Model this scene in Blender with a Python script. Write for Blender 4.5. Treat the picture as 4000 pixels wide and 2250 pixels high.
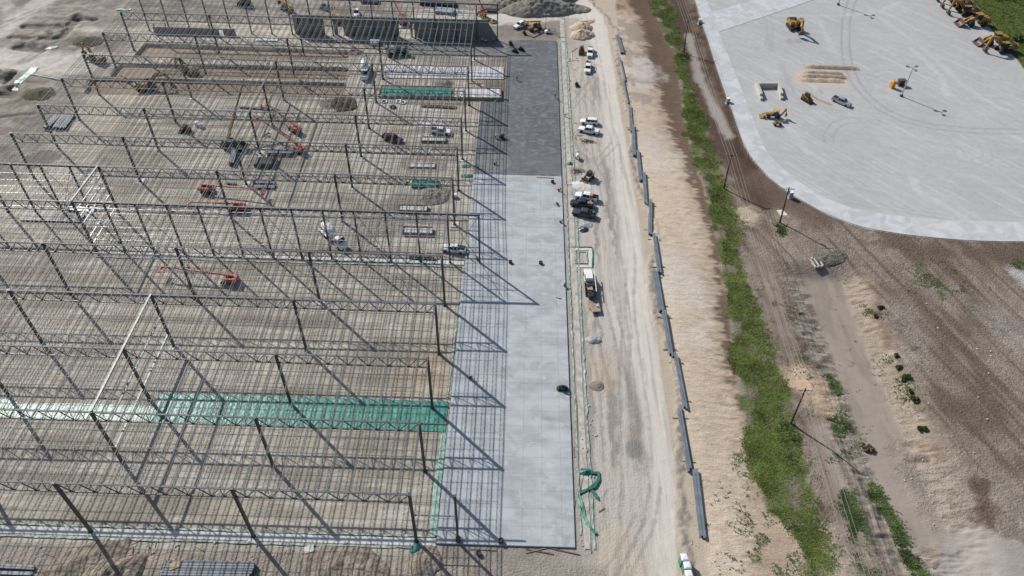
import bpy, math, random
import numpy as np
from mathutils import Vector, Matrix, Euler
R = math.radians
random.seed(7)
for o in list(bpy.data.objects): bpy.data.objects.remove(o)
SC = bpy.context.scene; COL = SC.collection

# ------------------------------------------------------------------ camera, world, sun, exposure
CAM = np.array([15.450, -60.064, 120.508])
FOC = 2966.94; YAW = -0.0072546; PITCH = 0.7830001; ROLL = 0.023948
_cy, _sy = math.cos(YAW), math.sin(YAW); _cp, _sp = math.cos(PITCH), math.sin(PITCH)
FW = np.array([_sy*_cp, _cy*_cp, -_sp]); RT = np.array([_cy, -_sy, 0.0]); UP = np.cross(RT, FW)
R2 = math.cos(ROLL)*RT + math.sin(ROLL)*UP; U2 = -math.sin(ROLL)*RT + math.cos(ROLL)*UP
cd = bpy.data.cameras.new('camera'); cam = bpy.data.objects.new('camera', cd); COL.objects.link(cam)
cam.matrix_world = Matrix(((R2[0], U2[0], -FW[0], CAM[0]), (R2[1], U2[1], -FW[1], CAM[1]), (R2[2], U2[2], -FW[2], CAM[2]), (0, 0, 0, 1)))
cd.sensor_width = 36.0; cd.lens = 36.0*FOC/4000.0; cd.clip_start = 1.0; cd.clip_end = 9000
SC.camera = cam
SUN_EL = R(37.3); SUN_AZ = math.atan2(-0.724, 0.690)
w = bpy.data.worlds.new('World'); SC.world = w; w.use_nodes = True
nt = w.node_tree; bg = nt.nodes['Background']; sk = nt.nodes.new('ShaderNodeTexSky')
sk.sky_type = 'NISHITA'; sk.sun_disc = False; sk.sun_elevation = SUN_EL; sk.sun_rotation = SUN_AZ
sk.air_density = 1.0; sk.dust_density = 1.0
nt.links.new(sk.outputs[0], bg.inputs[0]); bg.inputs[1].default_value = 0.085
sl = bpy.data.lights.new('sun', 'SUN'); sl.energy = 4.3; sl.angle = R(0.53); sl.color = (1.0, 0.955, 0.89)
so = bpy.data.objects.new('sun', sl); COL.objects.link(so)
so.rotation_euler = Vector((0.724*math.cos(SUN_EL), -0.690*math.cos(SUN_EL), -math.sin(SUN_EL))).to_track_quat('-Z', 'Y').to_euler()
so.location = (-100, 200, 200)
SC.view_settings.view_transform = 'Standard'; SC.view_settings.look = 'None'
SC.view_settings.exposure = 0.13; SC.view_settings.gamma = 1.0

# ------------------------------------------------------------------ survey: photograph point -> place on the ground
def P(x, y, z=0.0):
    d = FW + R2*(x-2000)/FOC - U2*(y-1125)/FOC
    t = (z-CAM[2])/d[2]
    q = CAM + d*t
    return (float(q[0]), float(q[1]))
def line_of(pts):                      # a boundary running north-south: X as a function of Y
    w_ = sorted([P(*p)[::-1] for p in pts])
    return np.array([a[0] for a in w_]), np.array([a[1] for a in w_])
def poly(pts, z=0.0): return np.array([P(*p, z) for p in pts])

# ------------------------------------------------------------------ numpy noise
_rt = np.random.RandomState(3).rand(256, 256)
def vn(x, y, s, seed=0):
    x = x*s + seed*17.31; y = y*s + seed*9.77
    xi = np.floor(x).astype(np.int64); yi = np.floor(y).astype(np.int64); fx = x-xi; fy = y-yi
    fx = fx*fx*(3-2*fx); fy = fy*fy*(3-2*fy)
    a = _rt[xi % 256, yi % 256]; b = _rt[(xi+1) % 256, yi % 256]; c = _rt[xi % 256, (yi+1) % 256]; d = _rt[(xi+1) % 256, (yi+1) % 256]
    return (a*(1-fx)+b*fx)*(1-fy) + (c*(1-fx)+d*fx)*fy
def fbm(x, y, s, n=4, seed=0):
    t = 0; a = 0.5; k = 0
    for i in range(n):
        t = t + a*vn(x, y, s, seed+i*3); k += a; a *= 0.5; s *= 2.03
    return t/k
def ss(a, b, x):
    t = np.clip((x-a)/(b-a), 0, 1); return t*t*(3-2*t)
def pdist(X, Y, pts):                  # distance to a polyline in metres
    d = np.full(X.shape, 1e9); pts = np.asarray(pts, float)
    for (x0, y0), (x1, y1) in zip(pts[:-1], pts[1:]):
        dx, dy = x1-x0, y1-y0; L = dx*dx+dy*dy+1e-9
        t = np.clip(((X-x0)*dx+(Y-y0)*dy)/L, 0, 1)
        d = np.minimum(d, np.hypot(X-x0-t*dx, Y-y0-t*dy))
    return d
def inside(X, Y, pts):
    pts = np.asarray(pts, float); r = np.zeros(X.shape, bool); n = len(pts)
    for i in range(n):
        x0, y0 = pts[i]; x1, y1 = pts[(i+1) % n]
        if y0 == y1: continue
        c = ((y0 > Y) != (y1 > Y)) & (X < (x1-x0)*(Y-y0)/(y1-y0)+x0); r ^= c
    return r
def sdf(X, Y, pts):                    # negative inside
    d = pdist(X, Y, list(pts)+[pts[0]]); return np.where(inside(X, Y, pts), -d, d)

# ------------------------------------------------------------------ materials
MAT = {}
def mat(name, col, rough=0.6, metal=0.0, bump=0.0, bscale=8.0, var=0.12, vscale=1.5, spec=0.5):
    if name in MAT: return MAT[name]
    m = bpy.data.materials.new(name); m.use_nodes = True; n = m.node_tree; b = n.nodes['Principled BSDF']
    b.inputs['Roughness'].default_value = rough; b.inputs['Metallic'].default_value = metal
    b.inputs['Specular IOR Level'].default_value = spec
    tc = n.nodes.new('ShaderNodeTexCoord'); nz = n.nodes.new('ShaderNodeTexNoise'); nz.inputs['Scale'].default_value = vscale
    nz.inputs['Detail'].default_value = 5; n.links.new(tc.outputs['Object'], nz.inputs['Vector'])
    mp = n.nodes.new('ShaderNodeMapRange'); mp.inputs[1].default_value = 0.3; mp.inputs[2].default_value = 0.7
    mp.inputs[3].default_value = 1-var; mp.inputs[4].default_value = 1+var; n.links.new(nz.outputs[0], mp.inputs[0])
    mx = n.nodes.new('ShaderNodeVectorMath'); mx.operation = 'SCALE'; mx.inputs[0].default_value = col[:3]
    n.links.new(mp.outputs[0], mx.inputs['Scale']); n.links.new(mx.outputs[0], b.inputs['Base Color'])
    if bump:
        bn = n.nodes.new('ShaderNodeTexNoise'); bn.inputs['Scale'].default_value = bscale; bn.inputs['Detail'].default_value = 6
        n.links.new(tc.outputs['Object'], bn.inputs['Vector']); bp = n.nodes.new('ShaderNodeBump'); bp.inputs['Distance'].default_value = bump
        n.links.new(bn.outputs[0], bp.inputs['Height']); n.links.new(bp.outputs[0], b.inputs['Normal'])
    MAT[name] = m; return m
STEEL = mat('primer_steel', (0.14, 0.155, 0.17), 0.6, 0.0, var=0.15, spec=0.3)
DARK = mat('dark_steel', (0.045, 0.05, 0.052), 0.5, 0.0, var=0.25)
GALV = mat('galvanised_steel', (0.40, 0.42, 0.45), 0.5, 0.65, var=0.08)
BLUEST = mat('blue_grey_steel', (0.165, 0.19, 0.215), 0.5, 0.0, var=0.2)
YEL = mat('machine_yellow', (0.33, 0.175, 0.04), 0.45, var=0.3, vscale=1.2)
RUST = mat('worn_bucket_steel', (0.12, 0.072, 0.052), 0.6, var=0.4, vscale=2)
BLK = mat('black_rubber', (0.022, 0.022, 0.024), 0.8, var=0.3)
BLKP = mat('black_paint', (0.03, 0.032, 0.036), 0.35, var=0.2)
GLASS = mat('dark_glass', (0.02, 0.03, 0.04), 0.08, var=0.05)
WHT = mat('white_paint', (0.78, 0.79, 0.80), 0.3, var=0.04)
SILV = mat('silver_paint', (0.42, 0.44, 0.46), 0.3, 0.3, var=0.05)
CHAR = mat('charcoal_paint', (0.055, 0.06, 0.068), 0.28, var=0.1)
NAVY = mat('black_truck_paint', (0.028, 0.035, 0.045), 0.25, var=0.1)
MAROON = mat('maroon_paint', (0.11, 0.022, 0.032), 0.3, var=0.1)
RED = mat('lift_red', (0.50, 0.10, 0.045), 0.45, var=0.25, vscale=2)
ORG = mat('orange_plastic', (0.62, 0.26, 0.035), 0.45, var=0.1)
CHR = mat('bright_trim', (0.5, 0.5, 0.52), 0.25, 0.8, var=0.05)
WOOD = mat('lumber', (0.42, 0.30, 0.18), 0.75, var=0.25, vscale=3)
GREYW = mat('weathered_lumber', (0.25, 0.19, 0.14), 0.8, var=0.3, vscale=3)
POLE = mat('pole_timber', (0.075, 0.06, 0.048), 0.8, var=0.3, vscale=3)
CONC = mat('cast_concrete', (0.47, 0.47, 0.455), 0.8, bump=0.01, var=0.15, vscale=1.0)
DUSTF = mat('dusty_footing', (0.43, 0.405, 0.365), 0.9, bump=0.04, bscale=3, var=0.3, vscale=0.6)
CONCW = mat('pale_concrete', (0.58, 0.57, 0.54), 0.85, bump=0.015, bscale=5, var=0.14, vscale=0.8)
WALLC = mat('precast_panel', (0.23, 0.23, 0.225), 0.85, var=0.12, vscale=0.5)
GRN = mat('green_plastic', (0.06, 0.25, 0.195), 0.4, bump=0.12, bscale=1.4, var=0.35, vscale=0.5)
PGRN = mat('pale_green_plastic', (0.30, 0.44, 0.37), 0.4, bump=0.08, bscale=2.5, var=0.4, vscale=1.3)
THIN = mat('dusty_green_plastic', (0.30, 0.36, 0.31), 0.6, bump=0.06, bscale=2.5, var=0.5, vscale=0.9)
DGRN = mat('dark_green_tarp', (0.03, 0.15, 0.115), 0.45, bump=0.06, bscale=3, var=0.35, vscale=2)
EQG = mat('equipment_green', (0.02, 0.055, 0.04), 0.45, var=0.3)
HIV = mat('hivis_yellow', (0.50, 0.75, 0.05), 0.7, var=0.05)
HIO = mat('hivis_orange', (0.85, 0.22, 0.04), 0.7, var=0.05)
SKIN = mat('skin', (0.42, 0.25, 0.17), 0.6, var=0.05)
DENIM = mat('work_trousers', (0.045, 0.055, 0.085), 0.8, var=0.1)
TARP = mat('grey_tarp', (0.30, 0.31, 0.33), 0.6, bump=0.03, var=0.35, vscale=2)
LAMP = mat('lens', (0.7, 0.7, 0.66), 0.15, var=0.03)
TAIL = mat('tail_lamp', (0.35, 0.02, 0.02), 0.3, var=0.03)

# ------------------------------------------------------------------ mesh builder
class MB:
    def __init__(s): s.v = []; s.f = []
    def add(s, vs, fs):
        o = len(s.v); s.v += [tuple(a) for a in vs]; s.f += [tuple(i+o for i in f) for f in fs]; return s
    def box(s, c, d, rz=0, ry=0, rx=0, taper=1.0):
        x, y, z = d[0]/2, d[1]/2, d[2]/2; t = taper
        vs = [(-x, -y, -z), (x, -y, -z), (x, y, -z), (-x, y, -z), (-x*t, -y*t, z), (x*t, -y*t, z), (x*t, y*t, z), (-x*t, y*t, z)]
        if rz or ry or rx:
            m = Euler((rx, ry, rz)).to_matrix(); vs = [m @ Vector(a) for a in vs]
        return s.add([(a[0]+c[0], a[1]+c[1], a[2]+c[2]) for a in vs], [(0, 3, 2, 1), (4, 5, 6, 7), (0, 1, 5, 4), (1, 2, 6, 5), (2, 3, 7, 6), (3, 0, 4, 7)])
    def bar(s, a, b, w, h=None, up=(0, 0, 1)):          # rectangular bar between two points
        h = h or w; a = Vector(a); b = Vector(b); d = (b-a).normalized(); u = Vector(up)
        if abs(d.dot(u)) > 0.98: u = Vector((0, 1, 0))
        r = d.cross(u).normalized(); u = r.cross(d)
        vs = []
        for p in (a, b):
            for i, j in ((-1, -1), (1, -1), (1, 1), (-1, 1)): vs.append(p+r*(i*w/2)+u*(j*h/2))
        return s.add(vs, [(0, 1, 2, 3), (7, 6, 5, 4), (0, 4, 5, 1), (1, 5, 6, 2), (2, 6, 7, 3), (3, 7, 4, 0)])
    def cyl(s, a, b, r, r2=None, n=10):
        r2 = r if r2 is None else r2; a = Vector(a); b = Vector(b); d = (b-a).normalized()
        u = Vector((0, 0, 1)) if abs(d.z) < 0.95 else Vector((1, 0, 0)); x = d.cross(u).normalized(); y = x.cross(d)
        vs = []
        for p, q in ((a, r), (b, r2)):
            for i in range(n):
                t = 2*math.pi*i/n; vs.append(p+x*(q*math.cos(t))+y*(q*math.sin(t)))
        fs = [(i, (i+1) % n, n+(i+1) % n, n+i) for i in range(n)]+[tuple(range(n))[::-1], tuple(range(n, 2*n))]
        return s.add(vs, fs)
    def prism(s, pts, y0, y1, t=1.0, t0=1.0):             # outline in x-z pushed along y
        n = len(pts); vs = [(x, y0, z) for x, z in pts]+[(x, y1, z) for x, z in pts]
        return s.add(vs, [tuple(range(n)), tuple(range(n, 2*n))[::-1]]+[(i, n+i, n+(i+1) % n, (i+1) % n) for i in range(n)])
    def loft(s, secs):                                    # sections (x, zlo, zhi, halfwidth low, halfwidth high)
        vs = []
        for x, a, b, wl, wh in secs: vs += [(x, -wl, a), (x, wl, a), (x, wh*1.0, b*0.93+a*0.07), (x, wh*0.9, b), (x, -wh*0.9, b), (x, -wh, b*0.93+a*0.07)]
        fs = [(0, 1, 2, 3, 4, 5)]; k = len(secs)
        for i in range(k-1):
            o = i*6
            for j in range(6): fs.append((o+j, o+6+j, o+6+(j+1) % 6, o+(j+1) % 6))
        o = (k-1)*6; fs.append((o+5, o+4, o+3, o+2, o+1, o)); return s.add(vs, fs)
    def lathe(s, prof, n=16, axis='z'):
        vs = []; k = len(prof)
        for r, z in prof:
            for i in range(n):
                t = 2*math.pi*i/n; c, q = r*math.cos(t), r*math.sin(t)
                vs.append((c, q, z) if axis == 'z' else (z, c, q))
        fs = [(a*n+i, a*n+(i+1) % n, (a+1)*n+(i+1) % n, (a+1)*n+i) for a in range(k-1) for i in range(n)]
        fs += [tuple(range(n))[::-1], tuple(range((k-1)*n, k*n))]; return s.add(vs, fs)
    def mesh(s, name, m, smooth=False):
        assert max(max(f) for f in s.f) < len(s.v), name
        me = bpy.data.meshes.new(name); me.from_pydata(s.v, [], s.f); me.materials.append(m)
        import bmesh
        b = bmesh.new(); b.from_mesh(me); bmesh.ops.recalc_face_normals(b, faces=b.faces); b.to_mesh(me); b.free()
        if smooth: me.polygons.foreach_set('use_smooth', [True]*len(me.polygons))
        return me
CACHE = {}
def tag(o, label=None, cat=None, group=None, kind=None):
    if label: o['label'] = label
    if cat: o['category'] = cat
    if group: o['group'] = group
    if kind: o['kind'] = kind
    return o
def obj(name, data, parent=None, loc=None, rz=0):
    o = bpy.data.objects.new(name, data); COL.objects.link(o)
    if parent is not None: o.parent = parent
    if loc is not None: o.location = loc
    if rz: o.rotation_euler = (0, 0, rz)
    return o
def part(name, key, fn, m, parent, loc=None, smooth=False, rot=None):
    k = (key, m.name)
    if k not in CACHE:
        b = MB(); fn(b); CACHE[k] = b.mesh(name, m, smooth)
    o = obj(name, CACHE[k], parent, loc)
    if rot: o.rotation_euler = rot
    return o
def thing(name, label, cat, loc=(0, 0, 0), rz=0, group=None):
    o = bpy.data.objects.new(name, None); COL.objects.link(o); o.location = loc; o.rotation_euler = (0, 0, rz); o.empty_display_size = 0.5
    return tag(o, label, cat, group)
def head(p, q):                        # heading between two photograph points
    a = P(*p); b = P(*q); return math.atan2(b[1]-a[1], b[0]-a[0])
ORD = ['first', 'second', 'third', 'fourth', 'fifth', 'sixth', 'seventh', 'eighth', 'ninth', 'tenth', 'eleventh', 'twelfth', 'thirteenth', 'fourteenth', 'fifteenth', 'sixteenth', 'seventeenth', 'eighteenth', 'nineteenth', 'twentieth']

# ------------------------------------------------------------------ ground
GX = np.concatenate([[-4000, -2000, -900, -450, -280, -220], np.arange(-182, 213, 0.36), [240, 300, 450, 900, 2000, 4000]])
ys = [-16.0]
while ys[-1] < 236: ys.append(ys[-1]+0.24+0.26*max(0, ys[-1])/220)
GY = np.concatenate([[-3000, -1200, -500, -200, -90, -45, -24], ys, [250, 290, 380, 600, 1200, 2500, 5000]])
X, Y = np.meshgrid(GX, GY); X = X.ravel(); Y = Y.ravel()
nE = (fbm(X, Y, 0.35, 4, 5)-0.5)       # ragged-edge noise
nB = (fbm(X, Y, 0.06, 3, 9)-0.5)       # broad noise
nF = (fbm(X, Y, 1.1, 3, 2)-0.5)
def ew(sx, sy, seed): return fbm(X*sx, Y*sy, 1.0, 3, seed)-0.5
def at(b): return np.interp(Y, b[0], b[1])
R1 = line_of([(2295, -60), (2295, 0), (2350, 58), (2373, 117), (2389, 218), (2400, 295), (2423, 427), (2447, 563), (2455, 641), (2478, 757), (2501, 874), (2524, 1029), (2532, 1126), (2544, 1204), (2563, 1301), (2590, 1514), (2618, 1689), (2622, 1726), (2641, 1920), (2641, 2037), (2645, 2250), (2640, 2500)])
E1 = line_of([(2390, -60), (2405, 0), (2412, 150), (2440, 300), (2470, 480), (2492, 640), (2525, 800), (2550, 950), (2580, 1130), (2612, 1300), (2655, 1520), (2690, 1700), (2712, 1850), (2762, 2110), (2775, 2250), (2790, 2500)])
BR = line_of([(2440, -60), (2460, 0), (2505, 78), (2530, 175), (2544, 252), (2575, 350), (2621, 505), (2656, 563), (2699, 680), (2738, 796), (2773, 912), (2781, 990), (2808, 1126), (2800, 1190), (2820, 1274), (2843, 1398), (2880, 1515), (2930, 1700), (2960, 1900), (2975, 2100), (2985, 2500)])
GL = line_of([(2540, -60), (2555, 0), (2575, 58), (2610, 136), (2650, 202), (2660, 272), (2672, 350), (2676, 408), (2691, 505), (2711, 563), (2719, 582), (2750, 680), (2777, 780), (2808, 893), (2824, 990), (2843, 1107), (2852, 1145), (2874, 1281), (2893, 1437), (2909, 1553), (2921, 1689), (2935, 1720), (2955, 1790), (2985, 1860), (3010, 1950), (3060, 2010), (3150, 2080), (3190, 2250), (3200, 2500)])
GR = line_of([(2600, -60), (2618, 0), (2641, 39), (2657, 97), (2676, 175), (2690, 218), (2703, 272), (2719, 350), (2738, 420), (2773, 486), (2790, 563), (2820, 621), (2850, 718), (2874, 780), (2905, 850), (2900, 950), (2925, 1030), (2960, 1126), (3010, 1250), (3055, 1400), (3105, 1520), (3130, 1640), (3150, 1726), (3185, 1842), (3205, 1900), (3195, 1960), (3245, 2036), (3275, 2114), (3300, 2192), (3310, 2250), (3340, 2500)])
Y1P = [(2690, -60), (2715, 0), (2738, 74), (2769, 163), (2800, 264), (2835, 369), (2862, 435), (2905, 563), (2940, 621), (3000, 688), (3050, 730), (3093, 761), (3155, 796), (3233, 839), (3311, 870), (3389, 893), (3493, 910), (3583, 922), (3660, 929), (3761, 938), (3855, 942), (4000, 944), (4300, 940)]
Y2P = [(2745, -60), (2762, 0), (2777, 43), (2808, 124), (2835, 194), (2874, 291), (2921, 408), (2944, 466), (2971, 544), (3000, 602), (3050, 656), (3117, 707), (3194, 757), (3272, 796), (3350, 818), (3427, 833), (3583, 852), (3738, 862), (4000, 868), (4300, 868)]
Y1W = poly(Y1P); Y2W = poly(Y2P)
YARD = np.concatenate([Y1W, poly([(4300, 500), (4000, 268), (3971, 229), (3920, 180), (3874, 117), (3835, 78), (3780, 0), (3740, -60)])])
r1 = at(R1); e1 = at(E1); br = at(BR); gl = at(GL); gr = at(GR)
yd = sdf(X, Y, YARD)
SLX0, SLX1 = 3.4, 26.6
C = np.zeros((len(X), 3)); A = np.zeros((len(X), 3))       # colour; A = (clod roughness, east-west rills, north-south ruts)
def mix(c, m, a=None):
    global C
    m = np.clip(m*np.ones(len(X)), 0, 1)[:, None]; C = C*(1-m)+np.asarray(c)*m
def setA(m, v):
    global A
    m = np.clip(m*np.ones(len(X)), 0, 1)[:, None]; A = A*(1-m)+np.asarray(v)*m
TAN = (0.36, 0.325, 0.275); PALE = (0.56, 0.53, 0.47)
mix((0.275, 0.245, 0.21), 1.0); setA(1.0, (1.1, 0.35, 0.0))
mix((0.24, 0.21, 0.175), ss(0.0, 0.22, nB)*0.8); mix((0.36, 0.33, 0.29), ss(0.02, 0.25, -nB)*0.6); mix((0.19, 0.165, 0.135), ss(0.02, 0.2, fbm(X*0.35, Y*0.9, 0.2, 4, 17)-0.5)*0.55)
lf = ss(-105, -115, X)+ss(186, 194, Y)*ss(12, 4, X); lf = np.clip(lf, 0, 1)
mix((0.36, 0.325, 0.285), lf*ss(0.02, 0.16, fbm(X+Y*.5, Y-X*.2, .35, 4, 201)-.5+nF*.3)*.7); mix((0.175, 0.15, 0.12), lf*ss(0.05, 0.2, fbm(X*.6+Y*.5, Y*1.2, .28, 4, 205)-.5+nF*.25)*.65); mix((0.42, 0.385, 0.34), lf*ss(.10, .2, fbm(X*.25+Y*.2, Y, .5, 3, 207)-.5)*.5)
HZ0 = lf*(fbm(X, Y, .25, 4, 209)-.5)*.7
# inside the frame: compacted limestone with east-west roller marks
binm = ss(-1.5, 0.5, -(X-3.4))*ss(-2.5, 0.0, Y+1.6)*ss(-3, 3, 186-Y)*np.where(Y < 95, 1.0, ss(-6, 4, X+112))
mix((0.46, 0.415, 0.34), binm*0.9); setA(binm, (0.3, 0.55, 0.0))
mix((0.57, 0.53, 0.455), binm*ss(0.0, 0.16, ew(0.16, 0.95, 31))*0.8)
mix((0.27, 0.24, 0.195), binm*ss(0.02, 0.22, ew(0.05, 0.28, 37)+0.2*nE)*0.7)
mix((0.45, 0.32, 0.19), ss(8, 2, np.hypot((X+2.5)/1.0, (Y-33)/2.2))*0.35)
def pale(px, r, m=0.8, c=PALE, k=1.5, f=0.9):
    d = pdist(X, Y, poly(px)); mix(c, ss(r*1.15, r*0.55, d+nE*k*r*0.6)*m); return d
pale([(1400, 320), (1440, 400), (1430, 560), (1420, 640)], 4.5, 0.6)
for p_ in [(1500, 600), (1150, 880), (700, 600), (1620, 780), (300, 660)]: pale([p_, (p_[0]+160, p_[1]+20)], 6, 0.35)
# excavated brown pits in the rear bays
HZ = HZ0.copy()
PITS = [[(570, 170), (1361, 199), (1361, 236), (520, 222)], [(470, 247), (1361, 264), (1356, 312), (430, 298)], [(360, 303), (1352, 326), (1350, 376), (330, 366)]]
for pp in PITS:
    s = sdf(X, Y, poly(pp)); m = ss(0.35, -0.35, s); HZ -= 1.1*m
    mix((0.31, 0.24, 0.17), m*0.85); setA(m, (0.6, 0.3, 0)); mix((0.22, 0.17, 0.12), m*ss(0.0, 0.25, ew(0.08, 0.5, 71))*0.6)
# disturbed spots
for (px, py, r, h, c) in [(1345, 415, 3.2, 0.1, (0.24, 0.19, 0.13)), (1300, 405, 4, 0.8, (0.22, 0.18, 0.13)), (1385, 205, 3.0, 0.8, (0.24, 0.2, 0.15)), (1700, 765, 5, 0.05, (0.3, 0.27, 0.23)), (1660, 640, 6, 0.2, (0.3, 0.26, 0.21)), (1500, 880, 5, 0.3, (0.3, 0.27, 0.23)), (1560, 790, 5, 0.25, (0.27, 0.24, 0.2)), (160, 620, 5, 0.0, (0.17, 0.15, 0.13)), (150, 365, 5, 0.1, (0.15, 0.13, 0.09)), (340, 160, 5.5, 0.1, (0.15, 0.13, 0.09)), (10, 290, 5, 1.2, (0.14, 0.125, 0.1)), (1730, 325, 3, 0.8, (0.2, 0.18, 0.15))]:
    cx, cy = P(px, py); d = np.hypot(X-cx, (Y-cy)*1.3)+nE*r*0.8; m = ss(r, r*0.35, d); HZ += h*m*(0.7+nF); mix(c, ss(r*1.15, r*0.8, d)*0.85); setA(m, (1.3, 0.1, 0))
# far left open ground, tracks and pale haul road
pale([(-100, 225), (0, 232), (150, 245), (280, 255), (330, 240)], 8, 0.9)
pale([(0, 130), (90, 60), (185, -10), (230, -60)], 4.5, 0.75); pale([(60, 60), (0, -10)], 2.5, 0.4); pale([(300, 110), (380, 120), (600, 125)], 2.5, 0.5)
for px, r, dep in [([(100, 102), (240, 104), (280, 92), (305, 65)], 1.6, 0.7), ([(40, 145), (200, 153), (240, 145), (270, 112)], 1.2, 0.6), ([(0, 370), (50, 372), (52, 345)], 1.6, 0.9), ([(300, 70), (370, 78)], 1.2, 0.8), ([(20, 330), (60, 285)], 0.8, 0.5), ([(70, 185), (160, 195)], 1.6, 0.6), ([(0, 460), (130, 445)], 0.7, 0.3)]:
    d = pdist(X, Y, poly(px))+nE*r; m = ss(r*1.3, r*0.6, d); HZ -= dep*m; mix((0.20, 0.17, 0.13), m*0.75); HZ += 0.25*dep*ss(1.6, 0.2, np.abs(d-r*2.1)+nF*2)
for px in [[(0, 490), (60, 470), (110, 420), (60, 400)], [(60, 560), (150, 470)], [(190, 120), (330, 60), (380, 0)], [(0, 100), (150, 40)], [(90, 240), (170, 190), (260, 185)]]:
    d = pdist(X, Y, poly(px)); mix((0.25, 0.22, 0.18), ss(0.9, 0.3, np.abs(d-1.1)+nE)*0.45)
def pair(px, gap):                     # distance to the two wheel lines of a track
    p = poly(px) if not isinstance(px, np.ndarray) else px; t = np.gradient(p, axis=0); t /= np.hypot(*t.T)[:, None]+1e-9; n_ = np.stack([-t[:, 1], t[:, 0]], 1)*gap/2
    return np.minimum(pdist(X, Y, p+n_), pdist(X, Y, p-n_))
# lot between slab and haul road
east = ss(-1, 1, X-(SLX1+3.4)); lot = east*ss(-1.5, 1.5, r1-X); mix((0.41, 0.375, 0.325), lot); setA(lot, (0.55, 0.15, 0.25))
mix((0.46, 0.39, 0.30), lot*ss(0.02, 0.2, nB+0.3*nE)*ss(70, 130, Y)*0.8)
mix((0.30, 0.275, 0.24), lot*ss(-0.02, 0.2, fbm(X*1.0, Y*0.25, 0.35, 3, 44)-0.5)*0.6)
u = (r1-X)
rut = fbm(X*1.5+0.35*(r1-40), Y*0.035, 1.0, 3, 50)-0.5; rutm = ss(26, 12, u+nE*5)*ss(-0.5, 0.5, u)*ss(185, 150, Y)
mix((0.49, 0.455, 0.40), rutm*0.8); mix((0.25, 0.225, 0.20), rutm*ss(0.02, 0.2, fbm(u*0.75+nE*1.5, Y*0.03, 1.0, 3, 51)-0.5+nF*.25)*0.8); setA(rutm, (0.6, 0.05, 0.7))
bright = ss(8.5, 5.0, u+nE*1.5+8*(fbm(Y*0+3, Y, 0.03, 2, 3)-0.5))*ss(-0.6, 0.4, u); mix((0.60, 0.56, 0.495), bright*0.85); setA(bright, (0.2, 0.05, 0.45))
mix((0.33, 0.30, 0.27), bright*ss(0.1, 0.25, fbm(u*1.6, Y*0.04, 1.0, 2, 58)-0.5)*0.5)
dtop = pale([(1950, 75), (2100, 62), (2240, 45), (2300, 60), (2345, 130), (2375, 220), (2385, 300)], 5.5, 0.85, (0.60, 0.56, 0.50)); pale([(2150, -40), (2230, 0), (2310, 60)], 6, 0.85, (0.60, 0.56, 0.50)); pale([(1990, 60), (2060, 20), (2120, -20)], 2.5, 0.6); pale([(1650, 60), (1990, 62)], 5, 0.6)
pale([(2330, 1430), (2350, 1500)], 3.5, 0.35, (0.55, 0.40, 0.25)); pale([(2400, 2150), (2420, 2220)], 5, 0.4, (0.55, 0.44, 0.31))
pale([(2280, 700), (2300, 760)], 5, 0.5, (0.52, 0.51, 0.49))
d = np.hypot(X-P(2475, 1755)[0], Y-P(2475, 1755)[1])+nE*2; mix((0.2, 0.2, 0.18), ss(2.2, 1, d)*0.7)
for off, ph, am, mm2 in ((4.0, 0.3, .9, .5), (7.5, 1.7, 1.5, .55), (10.0, 3.0, 2.2, .6), (13.5, 0.9, 2.6, .55), (16.5, 4.4, 3.0, .5), (19.5, 2.2, 3.0, .4), (22.0, 5.5, 2.4, .3)):
    xc = r1-off-am*np.sin(Y/23+ph)-.4*np.sin(Y/7+ph*2); dd = np.abs(np.abs(X-xc)-.95)
    mix((0.275, 0.25, 0.22), lot*ss(.42, .12, dd+nF*.5)*mm2*ss(-.12, .1, nB+.3*nE+.04)); HZ -= .04*lot*ss(.5, .1, dd)
for px in ([(2420, 2290), (2470, 2180), (2530, 2060), (2560, 1900)], [(2350, 2290), (2440, 2150), (2500, 2020)], [(2240, 520), (2290, 600), (2350, 700), (2380, 850)], [(2230, 330), (2300, 400), (2330, 560)], [(2300, 1260), (2360, 1500), (2380, 1800)], [(2330, 300), (2280, 360), (2230, 420)], [(2250, 600), (2330, 640), (2400, 560)]):
    d = pair(px, 1.9); mix((0.29, 0.265, 0.23), lot*ss(.45, .15, d+nF*.5)*.5)
# windrow and pale pad between haul road and embankment
pad = ss(-0.4, 0.4, X-r1+nE)*ss(-0.8, 0.8, e1-X); mix((0.46, 0.39, 0.31), pad); setA(pad, (0.5, 0.1, 0.1))
wr = ss(1.0, 0.2, np.abs(X-r1-2.0+nE*2.6+1.2*np.sin(Y*0.13))); mix((0.24, 0.215, 0.185), wr*ss(-0.1, 0.25, nF+0.15)*0.9); HZ += 0.3*wr*(0.6+nF*1.5)
# embankment with erosion rills
emb = ss(-0.5, 0.5, X-e1+nE)*ss(-0.8, 0.8, gl-X+nE*3)
rill = ew(0.5, 1.5, 80)+0.5*(fbm(X*0.6, Y*2.4, 1.0, 2, 83)-0.5)
mix((0.62, 0.51, 0.39), emb); setA(emb, (0.4, 0.45, 0.05))
mix((0.44, 0.345, 0.25), emb*ss(0.02, 0.3, rill)*0.4)
mix((0.66, 0.61, 0.54), emb*ss(0.0, 0.22, nB+0.25*nE+ss(9, 3, np.abs(X-(e1+br)/2))*0.08)*0.5)
tp = ss(105, 150, Y); mix((0.36, 0.29, 0.24), emb*tp*(0.35+ss(-0.05, 0.15, nE+nB))*0.7); mix((0.42, 0.27, 0.19), emb*ss(190, 215, Y)*0.8)
brm = emb*ss(-1.2, 1.2, X-br+nE*3+rill*3.5)*ss(3, 26, Y+nE*10)
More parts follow.
